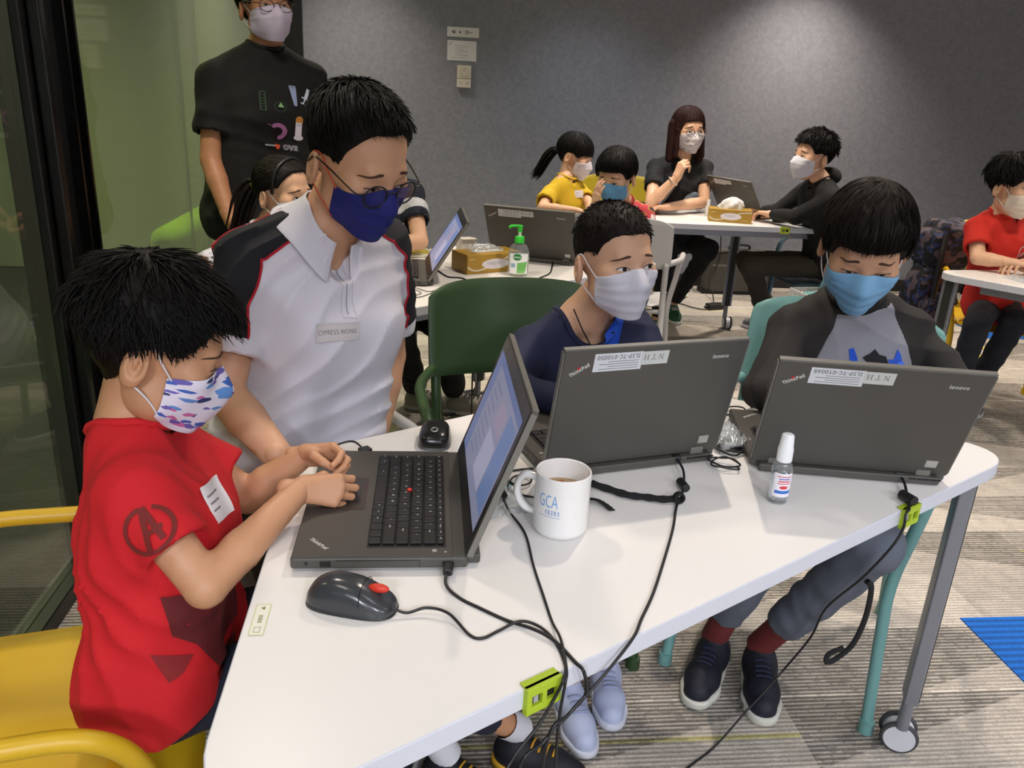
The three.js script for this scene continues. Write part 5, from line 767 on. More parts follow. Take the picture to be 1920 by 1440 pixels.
// ---------- the people ----------
const UPV = V(0, 1, 0);
function frame(n, up) { n = n.clone().normalize(); const u = up.clone().addScaledVector(n, -up.dot(n)).normalize(); return [u.clone().cross(n), u]; } // right, up with right x up = n
const tagTex = (txt, size = 40) => canvasTex(256, 96, (c, w, h) => { c.fillStyle = '#d3d0d2'; c.fillRect(0, 0, w, h); c.fillStyle = '#77757c'; if (txt) { c.font = size + 'px sans-serif'; c.fillText(txt, 14, 62, 228); } else { for (let i = 0; i < 3; i++) c.fillRect(30, 26 + i * 18, 150 - i * 30, 5); } });
const clothMat = (c) => std(c, 0.85, { sheen: 0.2, sheenRoughness: 0.8 });
function ponytail(ctx, pts, r, mat, tieC) {
  const P = pts.map((p) => ctx.hp(...p)), list = []; const cv = new THREE.CatmullRomCurve3(P);
  for (let i = 0; i < 60; i++) { const off = V(rr(-1, 1), rr(-1, 1), rr(-1, 1)).multiplyScalar(r * 0.75), l = rr(0.75, 1), q = []; for (let k = 0; k <= 8; k++) { const t = k / 8 * l; q.push(cv.getPoint(t).addScaledVector(off, 0.35 + 0.9 * Math.sin(Math.min(1, t * 1.6) * 1.7))); } list.push(lock(q, r * 0.32)); }
  ctx.add('ponytail', list, mat); ctx.add('hair_tie', new THREE.SphereGeometry(r * 0.95, 14, 10).scale(1, 0.7, 1).translate(...cv.getPoint(0.06).toArray()), std(tieC, 0.6));
}
// 1 boy in the red shirt, nearest left
{
  const printedMask = printMat(canvasTex(512, 512, (c, w, h) => { c.fillStyle = '#dfdcec'; c.fillRect(0, 0, w, h); const cols = ['#3f62b8', '#2f3d6e', '#c76aa6', '#5f8fd0', '#6a5fb0']; const keep = seed; seed = 99; for (let i = 0; i < 80; i++) { c.fillStyle = cols[i % 5]; const x = rr(0, w), y = rr(0, h), r = rr(16, 30); c.beginPath(); for (let k = 0; k < 7; k++) { const a = k / 7 * 6.283, q = r * rr(0.45, 1.25); c.lineTo(x + Math.cos(a) * q * 1.3, y + Math.sin(a) * q); } c.fill(); } seed = keep; }), 0.8);
  const ctx = person({
    label: 'boy in a red t-shirt and printed mask working at the nearest open laptop', s: 0.76, hs: 0.95, near: true, skin: SKIN.a, seed: 1, foldDir: [0.7, 0.6, 0.3], rot: [108, 20, -3], open: 0.35,
    J: { head: [-0.498, 0.995, -1.080], nk: [-0.542, 0.878, -1.068], ch: [-0.50, 0.735, -1.045], pv: [-0.495, 0.545, -1.005], sr: [-0.497, 0.836, -0.958], er: [-0.385, 0.730, -0.905], wr: [-0.302, 0.792, -1.07], sl: [-0.523, 0.80, -1.172], el: [-0.42, 0.715, -1.18], wl: [-0.325, 0.792, -1.185], kr: [-0.22, 0.52, -1.03], kl: [-0.26, 0.52, -1.18], ar: [0.045, 0.10, -1.37], al: [-0.1, 0.10, -1.3], tr: [0.16, 0, -1.33], tl: [0.02, 0, -1.25] },
    hand: { r: { pose: 'pinch', dir: [0.86, -0.1, -0.22], palm: [0.0, -0.55, -0.85] }, l: { pose: 'pinch', dir: [0.8, 0.12, 0.15], palm: [0.1, -0.3, 0.95] } },
    handS: 0.64, hair: STY.boy(), hairC: 0x0e0b0a, mask: { mat: printedMask, label: 'white face mask printed with small blue and pink shapes', style: 'beak' },
    shirt: { color: 0xc0101b, sleeve: 0.66, hem: 0.07, hemN: [-0.5, 0.86, 0.05], bulk: 1.04, folds: 0.008, neckR: 0.014, flare: 1.12 }, legs: { color: 0x141a2c, shoeC: 0x0d0f18, soleC: 0xc79a24, laceC: 0xb98a1c, sockC: 0xd4d6de, sockL: 0.06, len: 0.78, shoe: 0.21 },
  });
  const arm = ctx.J.er.clone().sub(ctx.J.sr).normalize();
  const [r, u] = frame(V(0.15, 0.45, 0.9).addScaledVector(arm, -V(0.15, 0.45, 0.9).dot(arm)), arm.clone().negate());
  ctx.decal('sleeve_emblem', ctx.J.sr.clone().lerp(ctx.J.er, 0.42), r, u, 0.075, 0.072, canvasTex(256, 256, (c) => { c.clearRect(0, 0, 256, 256); c.strokeStyle = '#6e1b17'; c.lineWidth = 20; c.beginPath(); c.arc(128, 128, 104, -0.9, 4.9); c.stroke(); c.fillStyle = '#6e1b17'; c.beginPath(); c.moveTo(60, 220); c.lineTo(140, 24); c.lineTo(172, 24); c.lineTo(172, 200); c.lineTo(144, 200); c.lineTo(144, 84); c.lineTo(90, 220); c.fill(); c.fillRect(96, 132, 90, 22); }));
  const [r2, u2] = frame(V(0.62, 0.05, 0.78), UPV);
  ctx.decal('side_print', ctx.J.ch.clone().lerp(ctx.J.pv, 0.52).add(V(0.045, 0, 0.04)), r2, u2, 0.20, 0.17, canvasTex(256, 256, (c) => { c.clearRect(0, 0, 256, 256); c.fillStyle = '#5e1217'; c.beginPath(); c.moveTo(70, 20); c.lineTo(170, 36); c.lineTo(240, 120); c.lineTo(230, 190); c.lineTo(150, 210); c.lineTo(120, 150); c.lineTo(80, 110); c.fill(); c.fillStyle = '#7e1418'; c.beginPath(); c.moveTo(40, 130); c.lineTo(110, 160); c.lineTo(60, 190); c.fill(); c.fillStyle = '#8e1a1c'; for (let i = 0; i < 6; i++) { c.save(); c.translate(130 + i * 4, 60 + i * 12); c.rotate(-0.3); c.fillRect(0, 0, 60, 3); c.restore(); } c.fillStyle = '#5e1217'; c.fillRect(150, 222, 30, 26); c.fillRect(190, 216, 22, 22); }));
  const [r3, u3] = frame(V(0.85, 0.25, 0.45), UPV);
  ctx.decal('name_sticker', ctx.J.ch.clone().lerp(ctx.J.nk, 0.3).add(V(0.05, 0.0, 0.0)), r3, u3, 0.05, 0.055, tagTex(''), 0.8, 0.0045);
}
// 2 man in the polo shirt
{
  const ctx = person({
    label: 'man in a white polo shirt with navy shoulders, glasses and a blue mask', s: 0.98, hs: 1.03, near: true, skin: SKIN.b, seed: 4, foldDir: [-0.5, 0.82, 0.25], rot: [50, 24, 4], open: 0.4, look: 0.3,
    J: { head: [-0.297, 1.222, -1.510], nk: [-0.372, 1.092, -1.555], ch: [-0.40, 0.90, -1.565], pv: [-0.445, 0.57, -1.56], sr: [-0.495, 1.04, -1.475], er: [-0.512, 0.825, -1.355], wr: [-0.375, 0.735, -1.255], sl: [-0.285, 1.035, -1.70], el: [-0.283, 0.770, -1.78], wl: [-0.300, 0.60, -1.70], kr: [-0.34, 0.52, -1.2], kl: [-0.14, 0.52, -1.38], ar: [-0.38, 0.1, -1.28], al: [-0.2, 0.1, -1.5] },
    hand: { r: { pose: 'curl', dir: [0.55, -0.6, 0.2], palm: [-0.6, -0.8, 0.1] }, l: { pose: 'relax', dir: [0, -1, 0.1], palm: [-1, 0, 0.2] } },
    hair: STY.man(), hairC: 0x0d0b0a, mask: { color: 0x151d73, label: 'dark blue pleated face mask', cord: std(0xc4502e, 0.7) }, glasses: { color: 0x14120f, rx: 0.0225, ry: 0.0205, y: -0.008 },
    shirt: { name: 'polo_shirt', color: 0xd3d2dc, sleeve: 0.78, hem: 0.13, folds: 0.0085, neckR: 0.012, vneck: 0.05, flare: 1.05, bulk: 1.03 }, legs: { color: 0x101218, len: 0.95, shoe: 0.27 },
  });
  const { J, X, UP, FW, s } = ctx, navyM = clothMat(0x10111a), redM = clothMat(0xb01226);
  for (const q of ['r', 'l']) {
    const S = J['s' + q], E = J['e' + q], ax = E.clone().sub(S), L = ax.length(); ax.normalize(); const N2 = FW.clone().addScaledVector(ax, -FW.dot(ax)).normalize(), out = X.clone().multiplyScalar(q === 'r' ? -1 : 1);
    const od = out.clone().addScaledVector(FW, 0.5).addScaledVector(UP, 0.15); od.addScaledVector(ax, -od.dot(ax)).normalize(); const n2 = ax.clone().cross(od).normalize(); if (n2.dot(FW) < 0) n2.negate();
    const sd0 = S.clone().sub(J.nk), od0 = UP.clone().addScaledVector(FW, 0.35).addScaledVector(out, 0.3); od0.addScaledVector(sd0, -od0.dot(sd0) / sd0.lengthSq()).normalize(); const n0 = sd0.clone().normalize().cross(od0); if (n0.dot(FW) < 0) n0.negate();
    const surf = (t, w) => { // t: 0 at the collar, 1 at the shoulder, 2 at the cuff
      const k = clamp((t - 0.6) / 0.7, 0, 1), kk = k * k * (3 - 2 * k), c = t < 1 ? J.nk.clone().lerp(S, 0.38 + 0.62 * t) : S.clone().addScaledVector(ax, (t - 1) * (L * 0.74 - 0.03)), d = od0.clone().lerp(od, kk).normalize(), n = n0.clone().lerp(n2, kk).normalize();
      const p = c.addScaledVector(n, w).addScaledVector(d, 0.16); let run = 0; for (let i = 0; i < 90 && run < 0.2; i++) { const e = ctx.shirtF(p.x, p.y, p.z); if (e < 0.0016) break; const st = Math.min((e - 0.0014) * 0.7, 0.02); run += st; p.addScaledVector(d, -st); } return p; };
    const wid = (t) => 0.038 + 0.012 * Math.min(t, 1);
    ctx.add('shoulder_panel', gridGeo(16, 50, (u, v) => surf(v * 2, (u * 2 - 1) * wid(v * 2)).toArray(), false), Object.assign(navyM, { side: THREE.DoubleSide }), ctx.shirt);
    for (const e of [-1, 1]) { const pts = []; for (let i = 0; i <= 40; i++) pts.push(surf(i / 20, e * wid(i / 20))); ctx.add('piping', tube(pts, 0.0026, 120, 6), redM, ctx.shirt); }
  }
  // collar
  const ax = ctx.hp(0, -0.06, -0.022).sub(J.nk).normalize(), cf = FW.clone().addScaledVector(ax, -FW.dot(ax)).normalize(), cx = ax.clone().cross(cf).normalize(), white = clothMat(0xd3d2dc);
  const col = gridGeo(48, 8, (u, v) => { const a = (u * 2 - 1) * (Math.PI - 0.28) + Math.PI, front = Math.pow(Math.max(0, Math.cos(a)), 3); const fa = Math.cos(a), r = lerp(0.062, 0.067, v) + 0.034 * Math.pow(v, 1.5) * (1 - 0.1 * fa) , h = lerp(0.058 - 0.042 * Math.max(0, fa) - 0.006, -0.008 - 0.05 * front, v); return J.nk.clone().addScaledVector(cf, fa * r + 0.012).addScaledVector(cx, Math.sin(a) * r * 1.06).addScaledVector(ax, h).toArray(); }, false);
  ctx.add('collar', thicken(col, 0.0035), white, ctx.shirt);
  const [r, u] = frame(FW.clone().add(V(0, 0.1, 0)), UP);
  ctx.decal('placket', J.ch.clone().lerp(J.nk, 0.5), r, u, 0.03, 0.12, canvasTex(64, 256, (c) => { c.clearRect(0, 0, 64, 256); c.fillStyle = '#9a98a6'; c.fillRect(28, 0, 5, 236); c.fillStyle = '#c4c2cc'; c.fillRect(4, 0, 2, 250); c.fillRect(58, 0, 2, 250); c.fillRect(4, 246, 56, 4); }));
  ctx.decal('name_sticker', J.ch.clone().addScaledVector(X, -0.035).addScaledVector(UP, 0.02), r, u, 0.088, 0.034, canvasTex(512, 192, (c) => { c.fillStyle = '#c9c5c6'; c.fillRect(0, 0, 512, 192); c.fillStyle = '#56545c'; c.font = '66px sans-serif'; c.fillText('CYPRESS WONG', 18, 118, 476); }), 0.8, 0.005);
}
// 3 standing man in black
{
  const ctx = person({
    label: 'standing man in a black t-shirt with printed pictures and a white mask', s: 0.98, hs: 1.02, skin: SKIN.d, seed: 7, rot: [38, -3, 2], open: 0.6,
    J: { head: [-0.912, 1.578, -3.056], nk: [-0.93, 1.435, -3.085], ch: [-0.939, 1.237, -3.06], pv: [-0.95, 0.88, -3.02], sr: [-1.068, 1.338, -2.955], er: [-1.072, 1.079, -2.876], wr: [-0.985, 0.895, -2.78], sl: [-0.795, 1.355, -3.172], el: [-0.75, 1.110, -3.153], wl: [-0.757, 0.893, -3.021], kr: [-1.02, 0.48, -2.97], kl: [-0.87, 0.48, -3.08], ar: [-1.02, 0.09, -3.02], al: [-0.86, 0.09, -3.1] },
    hand: { r: { pose: 'curl', dir: [0.5, -0.7, 0.3], palm: [0.6, 0.3, -0.6] }, l: { pose: 'curl', dir: [-0.3, -0.8, 0.4], palm: [-0.7, 0.1, 0.2] } },
    hair: STY.bowl(), hairC: 0x0f0c0b, mask: { color: 0xcfc6dd, style: 'beak', label: 'pale lilac folded face mask' }, glasses: { color: 0x3a2420, rx: 0.024, ry: 0.018 },
    shirt: { color: 0x08080a, sleeve: 0.72, hem: 0.1, bulk: 1.08, folds: 0.006, neckR: 0.014, flare: 1.05 }, legs: { color: 0x0d0d10, toe: [0.1, 0, 0.14], shoe: 0.27 },
  });
  const { J, X, UP, FW } = ctx, [r, u] = frame(FW, UP);
  ctx.decal('picture_print', J.ch.clone().lerp(J.pv, 0.05).addScaledVector(X, 0.025), r, u, 0.215, 0.235, canvasTex(512, 690, (c, w, h) => {
    c.clearRect(0, 0, w, h);
    c.strokeStyle = '#35503a'; c.lineWidth = 10; c.strokeRect(56, 130, 44, 180); c.fillStyle = '#35503a'; for (let i = 0; i < 5; i++) c.fillRect(60, 160 + i * 28, 36, 8);
    c.beginPath(); c.arc(220, 260, 48, 0, 7); c.lineWidth = 5; c.stroke(); c.fillStyle = '#7fb07a'; c.beginPath(); c.moveTo(226, 214); c.lineTo(252, 262); c.lineTo(200, 262); c.fill();
    c.save(); c.translate(345, 120); c.rotate(-0.06); c.fillStyle = '#7c88a8'; c.fillRect(-32, -90, 64, 30); c.fillStyle = '#8d9cc4'; c.beginPath(); c.moveTo(-30, -60); c.lineTo(30, -60); c.lineTo(16, 110); c.lineTo(-10, 110); c.fill(); c.restore();
    c.save(); c.translate(455, 130); c.rotate(0.45); c.fillStyle = '#c3cfe2'; c.fillRect(-16, -100, 32, 110); c.fillRect(-34, 10, 68, 14); c.fillRect(-6, 24, 12, 50); c.fillRect(-22, 70, 44, 12); c.restore();
    c.fillStyle = '#c88a3c'; c.beginPath(); c.arc(392, 360, 34, Math.PI, 0); c.fill(); c.fillRect(358, 360, 68, 30); c.fillStyle = '#d9d6e2'; c.fillRect(362, 390, 60, 130); c.beginPath(); c.ellipse(398, 540, 42, 26, 0, 0, 7); c.fill(); c.fillStyle = '#9b98a8'; c.fillRect(368, 410, 48, 8);
    c.strokeStyle = '#a5699c'; c.lineWidth = 40; c.lineCap = 'round'; c.beginPath(); c.arc(210, 500, 62, -2.2, 1.1); c.stroke(); c.lineWidth = 6; c.beginPath(); c.moveTo(160, 452); c.lineTo(118, 440); c.stroke();
    c.fillStyle = '#b8b8c0'; c.fillRect(120, 634, 90, 14); c.fillStyle = '#d0502c'; c.beginPath(); c.moveTo(206, 620); c.lineTo(250, 630); c.lineTo(240, 680); c.lineTo(214, 660); c.fill(); c.strokeStyle = '#8f8f98'; c.lineWidth = 7; c.font = 'bold 64px sans-serif'; c.strokeText('OVE', 272, 670);
  }), 0.8, 0.003);
}
// 4 girl with the headband
{
  const ctx = person({
    label: 'girl with a black headband and long ponytail in a white shirt', s: 0.74, hs: 0.87, skin: SKIN.c, seed: 3, rot: [64, 2, 0], open: 0.85,
    J: { head: [-0.70, 1.034, -2.437], nk: [-0.765, 0.91, -2.46], ch: [-0.805, 0.80, -2.474], pv: [-0.88, 0.56, -2.515], sr: [-0.839, 0.865, -2.345], er: [-0.925, 0.815, -2.215], wr: [-0.775, 0.84, -2.135], sl: [-0.734, 0.831, -2.594], el: [-0.61, 0.775, -2.50], wl: [-0.55, 0.79, -2.38], kr: [-0.6, 0.5, -2.35], kl: [-0.58, 0.5, -2.55], ar: [-0.6, 0.09, -2.4], al: [-0.56, 0.09, -2.6] },
    hand: { r: { pose: 'relax', dir: [0.9, 0.1, 0.2], palm: [0, -0.8, -0.4] }, l: { pose: 'relax', dir: [0.8, -0.1, 0.4], palm: [0, -1, 0] } },
    hair: STY.sleek(false), hairC: 0x140f0d, mask: { color: 0xc9d4e2, label: 'pale blue face mask' },
    shirt: { color: 0xc9c9d2, sleeve: 0.6, hem: 0.06, folds: 0.006 }, legs: { color: 0x1d1f28, toe: [0.12, 0, 0.05], shoe: 0.22 },
  });
  const hm = hairMat(0x140f0d);
  ponytail(ctx, [[0.0, 0.02, -0.1], [0.0, 0.01, -0.135], [-0.01, -0.06, -0.175], [-0.02, -0.15, -0.2], [-0.03, -0.24, -0.235]], 0.026, hm, 0xd6c41e);
  const band = []; for (let i = 0; i <= 24; i++) { const a = i / 24 * Math.PI, d = V(Math.cos(a), Math.sin(a) * 0.95, 0.28).normalize(); let r = 0.16; for (let k = 0; k < 40; k++) { const q = skull(d.x * r, 0.01 + d.y * r, d.z * r) - 0.011; if (q < 0.0005) break; r -= q * 0.9; } band.push(V(d.x * r, 0.01 + d.y * r, d.z * r)); }
  ctx.add('headband', ctx.inHead(tube(band, 0.0055, 60, 8)), std(0x0b0b0d, 0.4));
}
// 5 person in the striped sleeve, head hidden behind the man
{
  const ctx = person({
    label: 'person in a navy t-shirt with a white sleeve stripe, mostly hidden behind the man', s: 0.86, hs: 0.96, skin: SKIN.c, seed: 5, rot: [20, 25, 0], open: 0.4,
    J: { head: [-0.575, 1.13, -3.30], nk: [-0.571, 0.982, -3.276], ch: [-0.564, 0.854, -3.25], pv: [-0.59, 0.56, -3.28], sr: [-0.705, 0.932, -3.215], er: [-0.70, 0.82, -3.05], wr: [-0.56, 0.79, -2.95], sl: [-0.435, 0.955, -3.265], el: [-0.378, 0.795, -3.10], wl: [-0.49, 0.80, -2.97], kr: [-0.44, 0.5, -2.95], kl: [-0.27, 0.48, -3.02], ar: [-0.42, 0.09, -3.38], al: [-0.25, 0.09, -3.36] },
    hand: { r: { pose: 'relax', dir: [0.8, -0.1, 0.5], palm: [0, -1, 0] }, l: { pose: 'relax', dir: [-0.6, -0.05, 0.6], palm: [0, -1, 0] } },
    hair: STY.bowl(), mask: { color: 0xcfd6e2, label: 'white face mask' }, shirt: { color: 0x141a2c, sleeve: 0.66, hem: 0.08, folds: 0.006 }, legs: { color: 0x08080a, hemR: 0.06, toe: [0.16, 0, 0.02], shoe: 0.25, shoeC: 0x8d897c, soleC: 0xb4b1a6 },
  });
  for (const q of ['r', 'l']) { const S = ctx.J['s' + q], E = ctx.J['e' + q], ax = E.clone().sub(S), L = ax.length(); ax.normalize(); const mid = S.clone().addScaledVector(ax, L * 0.36), lo = [0, 1, 2].map((i) => mid.getComponent(i) - 0.1), hi = [0, 1, 2].map((i) => mid.getComponent(i) + 0.1); ctx.overlay('sleeve_stripe', (p) => Math.max(Math.abs(p.clone().sub(mid).dot(ax)) - 0.025, p.distanceTo(mid) - 0.085), clothMat(0xc4c6cc), 0.0015, 0.005, [lo, hi]); }
}
// 6 boy in navy
{
  const ctx = person({
    label: 'boy in a navy long sleeved top with crew cut and white mask looking up', s: 0.78, hs: 0.95, near: true, skin: SKIN.c, seed: 2, rot: [27, -2, 3], open: 0.95, look: 0.6,
    J: { head: [0.197, 1.036, -1.669], nk: [0.152, 0.90, -1.73], ch: [0.165, 0.772, -1.775], pv: [0.195, 0.55, -1.89], sr: [0.038, 0.838, -1.693], er: [-0.005, 0.79, -1.56], wr: [0.11, 0.785, -1.50], sl: [0.275, 0.852, -1.845], el: [0.345, 0.765, -1.72], wl: [0.262, 0.785, -1.60], kr: [0.11, 0.52, -1.58], kl: [0.30, 0.52, -1.57], ar: [0.17, 0.10, -1.545], al: [0.264, 0.10, -1.635], tr: [0.205, 0, -1.4], tl: [0.269, 0, -1.459] },
    hand: { r: { pose: 'relax', dir: [0.9, 0, 0.2], palm: [0, -1, 0] }, l: { pose: 'relax', dir: [-0.7, 0, 0.6], palm: [0, -1, 0] } },
    hair: STY.crew(), hairC: 0x17110e, mask: { color: 0xd9d8e2, label: 'white pleated face mask' },
    shirt: { name: 'long_sleeved_top', color: 0x151c3b, sleeve: 1.9, hem: 0.07, folds: 0.0065, neckR: 0.026, bulk: 1.02 }, legs: { color: 0x55637c, shoeC: 0xaab3cf, soleC: 0xc0c4d0, laceC: 0x8b95b5, len: 0.9, shoe: 0.2 },
  });
  const { J, X, UP, FW } = ctx;
  const strap = [], cv = []; const A = J.nk.clone().addScaledVector(X, 0.058).addScaledVector(UP, 0.012).addScaledVector(FW, 0.02), B = J.nk.clone().addScaledVector(X, -0.035).addScaledVector(UP, -0.14).addScaledVector(FW, 0.03), [r, u] = frame(FW.clone().addScaledVector(UP, 0.25), UP);
  const rs = gridGeo(4, 26, (a, v) => { const o = A.clone().lerp(B, v).addScaledVector(X, (a - 0.5) * 0.032).addScaledVector(UP, (0.5 - a) * 0.016); const n = FW.clone().addScaledVector(UP, 0.25).normalize(), p = o.addScaledVector(n, 0.14); for (let i = 0; i < 70; i++) { const d = Math.min(ctx.shirtF(p.x, p.y, p.z), coneD(cone(ctx.hp(0, -0.05, -0.022), J.nk, 0.052, 0.056), p.x, p.y, p.z)); if (d < 0.004) break; p.addScaledVector(n, -(d - 0.0038) * 0.7); } return p.toArray(); }, false);
  ctx.add('shoulder_strap', thicken(rs, 0.002), std(0x1048b8, 0.7), ctx.shirt).userData.label = 'bright blue strap across the chest';
  const nq = cone(ctx.hp(0, -0.05, -0.022), J.nk, 0.052, 0.058);
  ctx.add('neck_cord', tube([J.nk.clone().addScaledVector(X, -0.05).addScaledVector(UP, 0.05).addScaledVector(FW, 0.03), J.nk.clone().addScaledVector(X, -0.045).addScaledVector(FW, 0.055).addScaledVector(UP, 0.01), J.nk.clone().addScaledVector(X, -0.03).addScaledVector(FW, 0.072).addScaledVector(UP, -0.035), J.nk.clone().addScaledVector(X, -0.01).addScaledVector(FW, 0.075).addScaledVector(UP, -0.07)], 0.0016, 30, 6), std(0x0d0d0d, 0.6));
}
// 7 boy in the raglan shirt
{
  const ctx = person({
    label: 'boy in a grey and charcoal raglan shirt with a light blue mask looking down', s: 0.8, hs: 0.98, near: true, skin: SKIN.b, seed: 6, rot: [-14, 26, 0], open: 0.25,
    J: { head: [0.691, 1.095, -1.645], nk: [0.73, 0.968, -1.74], ch: [0.755, 0.835, -1.765], pv: [0.80, 0.56, -1.84], sr: [0.605, 0.897, -1.735], er: [0.525, 0.79, -1.61], wr: [0.58, 0.79, -1.49], sl: [0.878, 0.903, -1.785], el: [0.965, 0.795, -1.68], wl: [0.80, 0.79, -1.55], kr: [0.57, 0.52, -1.52], kl: [0.76, 0.52, -1.47], ar: [0.547, 0.10, -1.73], al: [0.655, 0.10, -1.70], tr: [0.482, 0, -1.599], tl: [0.618, 0, -1.508] },
    hand: { r: { pose: 'relax', dir: [0.3, 0, 0.9], palm: [0, -1, 0] }, l: { pose: 'relax', dir: [-0.6, 0, 0.7], palm: [0, -1, 0] } },
    hair: STY.bowl(), hairC: 0x1c1612, mask: { color: 0x7fb4dc, label: 'light blue pleated face mask' },
    shirt: { name: 'raglan_shirt', color: 0x24211f, sleeve: 1.92, hem: 0.08, folds: 0.007, neckR: 0.01, bandR: 0.0095, bandMat: clothMat(0x0c0c0d) }, legs: { color: 0x595f6b, shoeC: 0x0d1120, soleC: 0xc2c2b8, laceC: 0x1c2340, sockC: 0x6b2424, sockL: 0.1, len: 0.78, hemR: 0.058, shoe: 0.235 },
  });
  const { J, X, UP, FW, HX } = ctx;
  const heather = new THREE.MeshStandardMaterial({ color: 0x8b8b93, roughness: 0.95 });
  ctx.overlay('grey_body_panel', (p) => { const d = p.clone().sub(J.nk), x = Math.abs(d.dot(X)), y = -d.dot(UP); return Math.max(x - (0.062 + 0.44 * y), x - 0.15, -0.02 - y, -y + 0.0, d.dot(FW) < -0.03 ? 0.02 : -0.05) * 0.8; }, heather, 0.0016, 0.0034);
  const [r, u] = frame(FW, UP);
  ctx.decal('chest_print', J.ch.clone().addScaledVector(UP, 0.015), r, u, 0.19, 0.14, canvasTex(512, 384, (c) => { c.clearRect(0, 0, 512, 384); c.fillStyle = '#1d4fc0'; c.beginPath(); c.moveTo(120, 40); c.lineTo(150, 36); c.lineTo(160, 90); c.lineTo(150, 150); c.lineTo(190, 250); c.lineTo(170, 330); c.lineTo(60, 330); c.lineTo(90, 200); c.lineTo(110, 150); c.fill(); c.fillStyle = '#1a1b20'; c.beginPath(); c.moveTo(190, 90); c.lineTo(240, 76); c.lineTo(270, 60); c.lineTo(290, 92); c.lineTo(330, 110); c.lineTo(350, 200); c.lineTo(330, 330); c.lineTo(240, 330); c.lineTo(250, 220); c.lineTo(224, 140); c.fill(); c.fillStyle = '#2b56c4'; c.beginPath(); c.moveTo(340, 130); c.lineTo(380, 140); c.lineTo(410, 90); c.lineTo(430, 130); c.lineTo(440, 190); c.lineTo(500, 240); c.lineTo(480, 300); c.lineTo(400, 260); c.lineTo(360, 200); c.fill(); c.fillStyle = '#20232c'; c.fillRect(360, 280, 130, 50); }), 0.9, 0.0032);
}
// 8 girl in yellow
{
  const ctx = person({
    label: 'girl in a yellow t-shirt with black ponytail at the farthest table', s: 0.74, hs: 1.0, skin: SKIN.c, seed: 8, rot: [72, 16, 0], open: 0.4,
    J: { head: [0.277, 1.032, -4.613], nk: [0.236, 0.908, -4.58], ch: [0.235, 0.783, -4.59], pv: [0.227, 0.55, -4.61], sr: [0.148, 0.843, -4.455], er: [0.110, 0.785, -4.315], wr: [0.285, 0.785, -4.262], sl: [0.322, 0.838, -4.68], el: [0.375, 0.785, -4.53], wl: [0.36, 0.785, -4.33], kr: [0.5, 0.5, -4.45], kl: [0.5, 0.5, -4.62], ar: [0.45, 0.09, -4.5], al: [0.45, 0.09, -4.66] },
    hand: { r: { pose: 'relax', dir: [0.95, -0.1, 0.1], palm: [0, -1, 0.1] }, l: { pose: 'relax', dir: [0.5, 0, 0.8], palm: [0, -1, 0] } },
    hair: STY.sleek(true), hairC: 0x0c0a0a, mask: { color: 0xd2d0da, label: 'white face mask' }, shirt: { color: 0xcbaa1c, sleeve: 0.7, hem: 0.06, folds: 0.006, flare: 1.2 }, legs: { color: 0x1d1f28, toe: [0.12, 0, 0] },
  });
  ponytail(ctx, [[0.0, 0.0, -0.1], [0.0, -0.015, -0.125], [0, -0.07, -0.15], [0.0, -0.14, -0.165], [0.0, -0.2, -0.19]], 0.024, hairMat(0x0c0a0a), 0x15151a);
  const [r, u] = frame(V(0.3, 0.1, 0.95), UPV); ctx.decal('name_sticker', ctx.J.ch.clone().add(V(0.06, 0.05, 0.0)), r, u, 0.055, 0.04, tagTex(''), 0.8, 0.0045);
}
// 9 child in the red patterned shirt
{
  const pat = (x, y, z) => { const a = Math.sin(x * 95 + 2 * Math.sin(y * 60)) + Math.sin(y * 110 + 2 * Math.sin(z * 50)) + Math.sin(z * 90 + x * 20); return a > 1.3 ? [0.75, 0.72, 0.68] : a < -1.5 ? [0.06, 0.03, 0.04] : a < -0.9 ? [0.5, 0.3, 0.06] : [0.55, 0.055, 0.07]; };
  person({
    label: 'child in a red patterned shirt with a blue mask resting one hand on the cheek', s: 0.74, hs: 1.02, skin: SKIN.c, seed: 9, rot: [-30, 14, 0], open: 0.35,
    J: { head: [0.426, 1.001, -3.858], nk: [0.47, 0.88, -3.91], ch: [0.495, 0.76, -3.932], pv: [0.535, 0.55, -3.967], sr: [0.372, 0.832, -3.861], er: [0.302, 0.760, -3.735], wr: [0.325, 0.875, -3.70], sl: [0.588, 0.826, -3.954], el: [0.607, 0.700, -3.868], wl: [0.52, 0.68, -3.76], kr: [0.38, 0.5, -3.68], kl: [0.55, 0.5, -3.66], ar: [0.40, 0.09, -3.75], al: [0.56, 0.09, -3.75] },
    hand: { r: { pose: 'flat', dir: [0.12, 0.95, -0.15], palm: [0.8, 0, -0.5] }, l: { pose: 'relax', dir: [-0.5, 0, 0.8], palm: [0, -1, 0] } },
    hair: STY.bowl(), hairC: 0x100d0c, mask: { color: 0x5f9cc6, label: 'blue pleated face mask' }, shirt: { mat: new THREE.MeshStandardMaterial({ vertexColors: true, roughness: 0.9 }), colorFn: pat, cell: 0.006, sleeve: 0.8, hem: 0.06, folds: 0.006, flare: 1.15 }, legs: { color: 0x1d2230, toe: [-0.05, 0, 0.14] },
  });
}
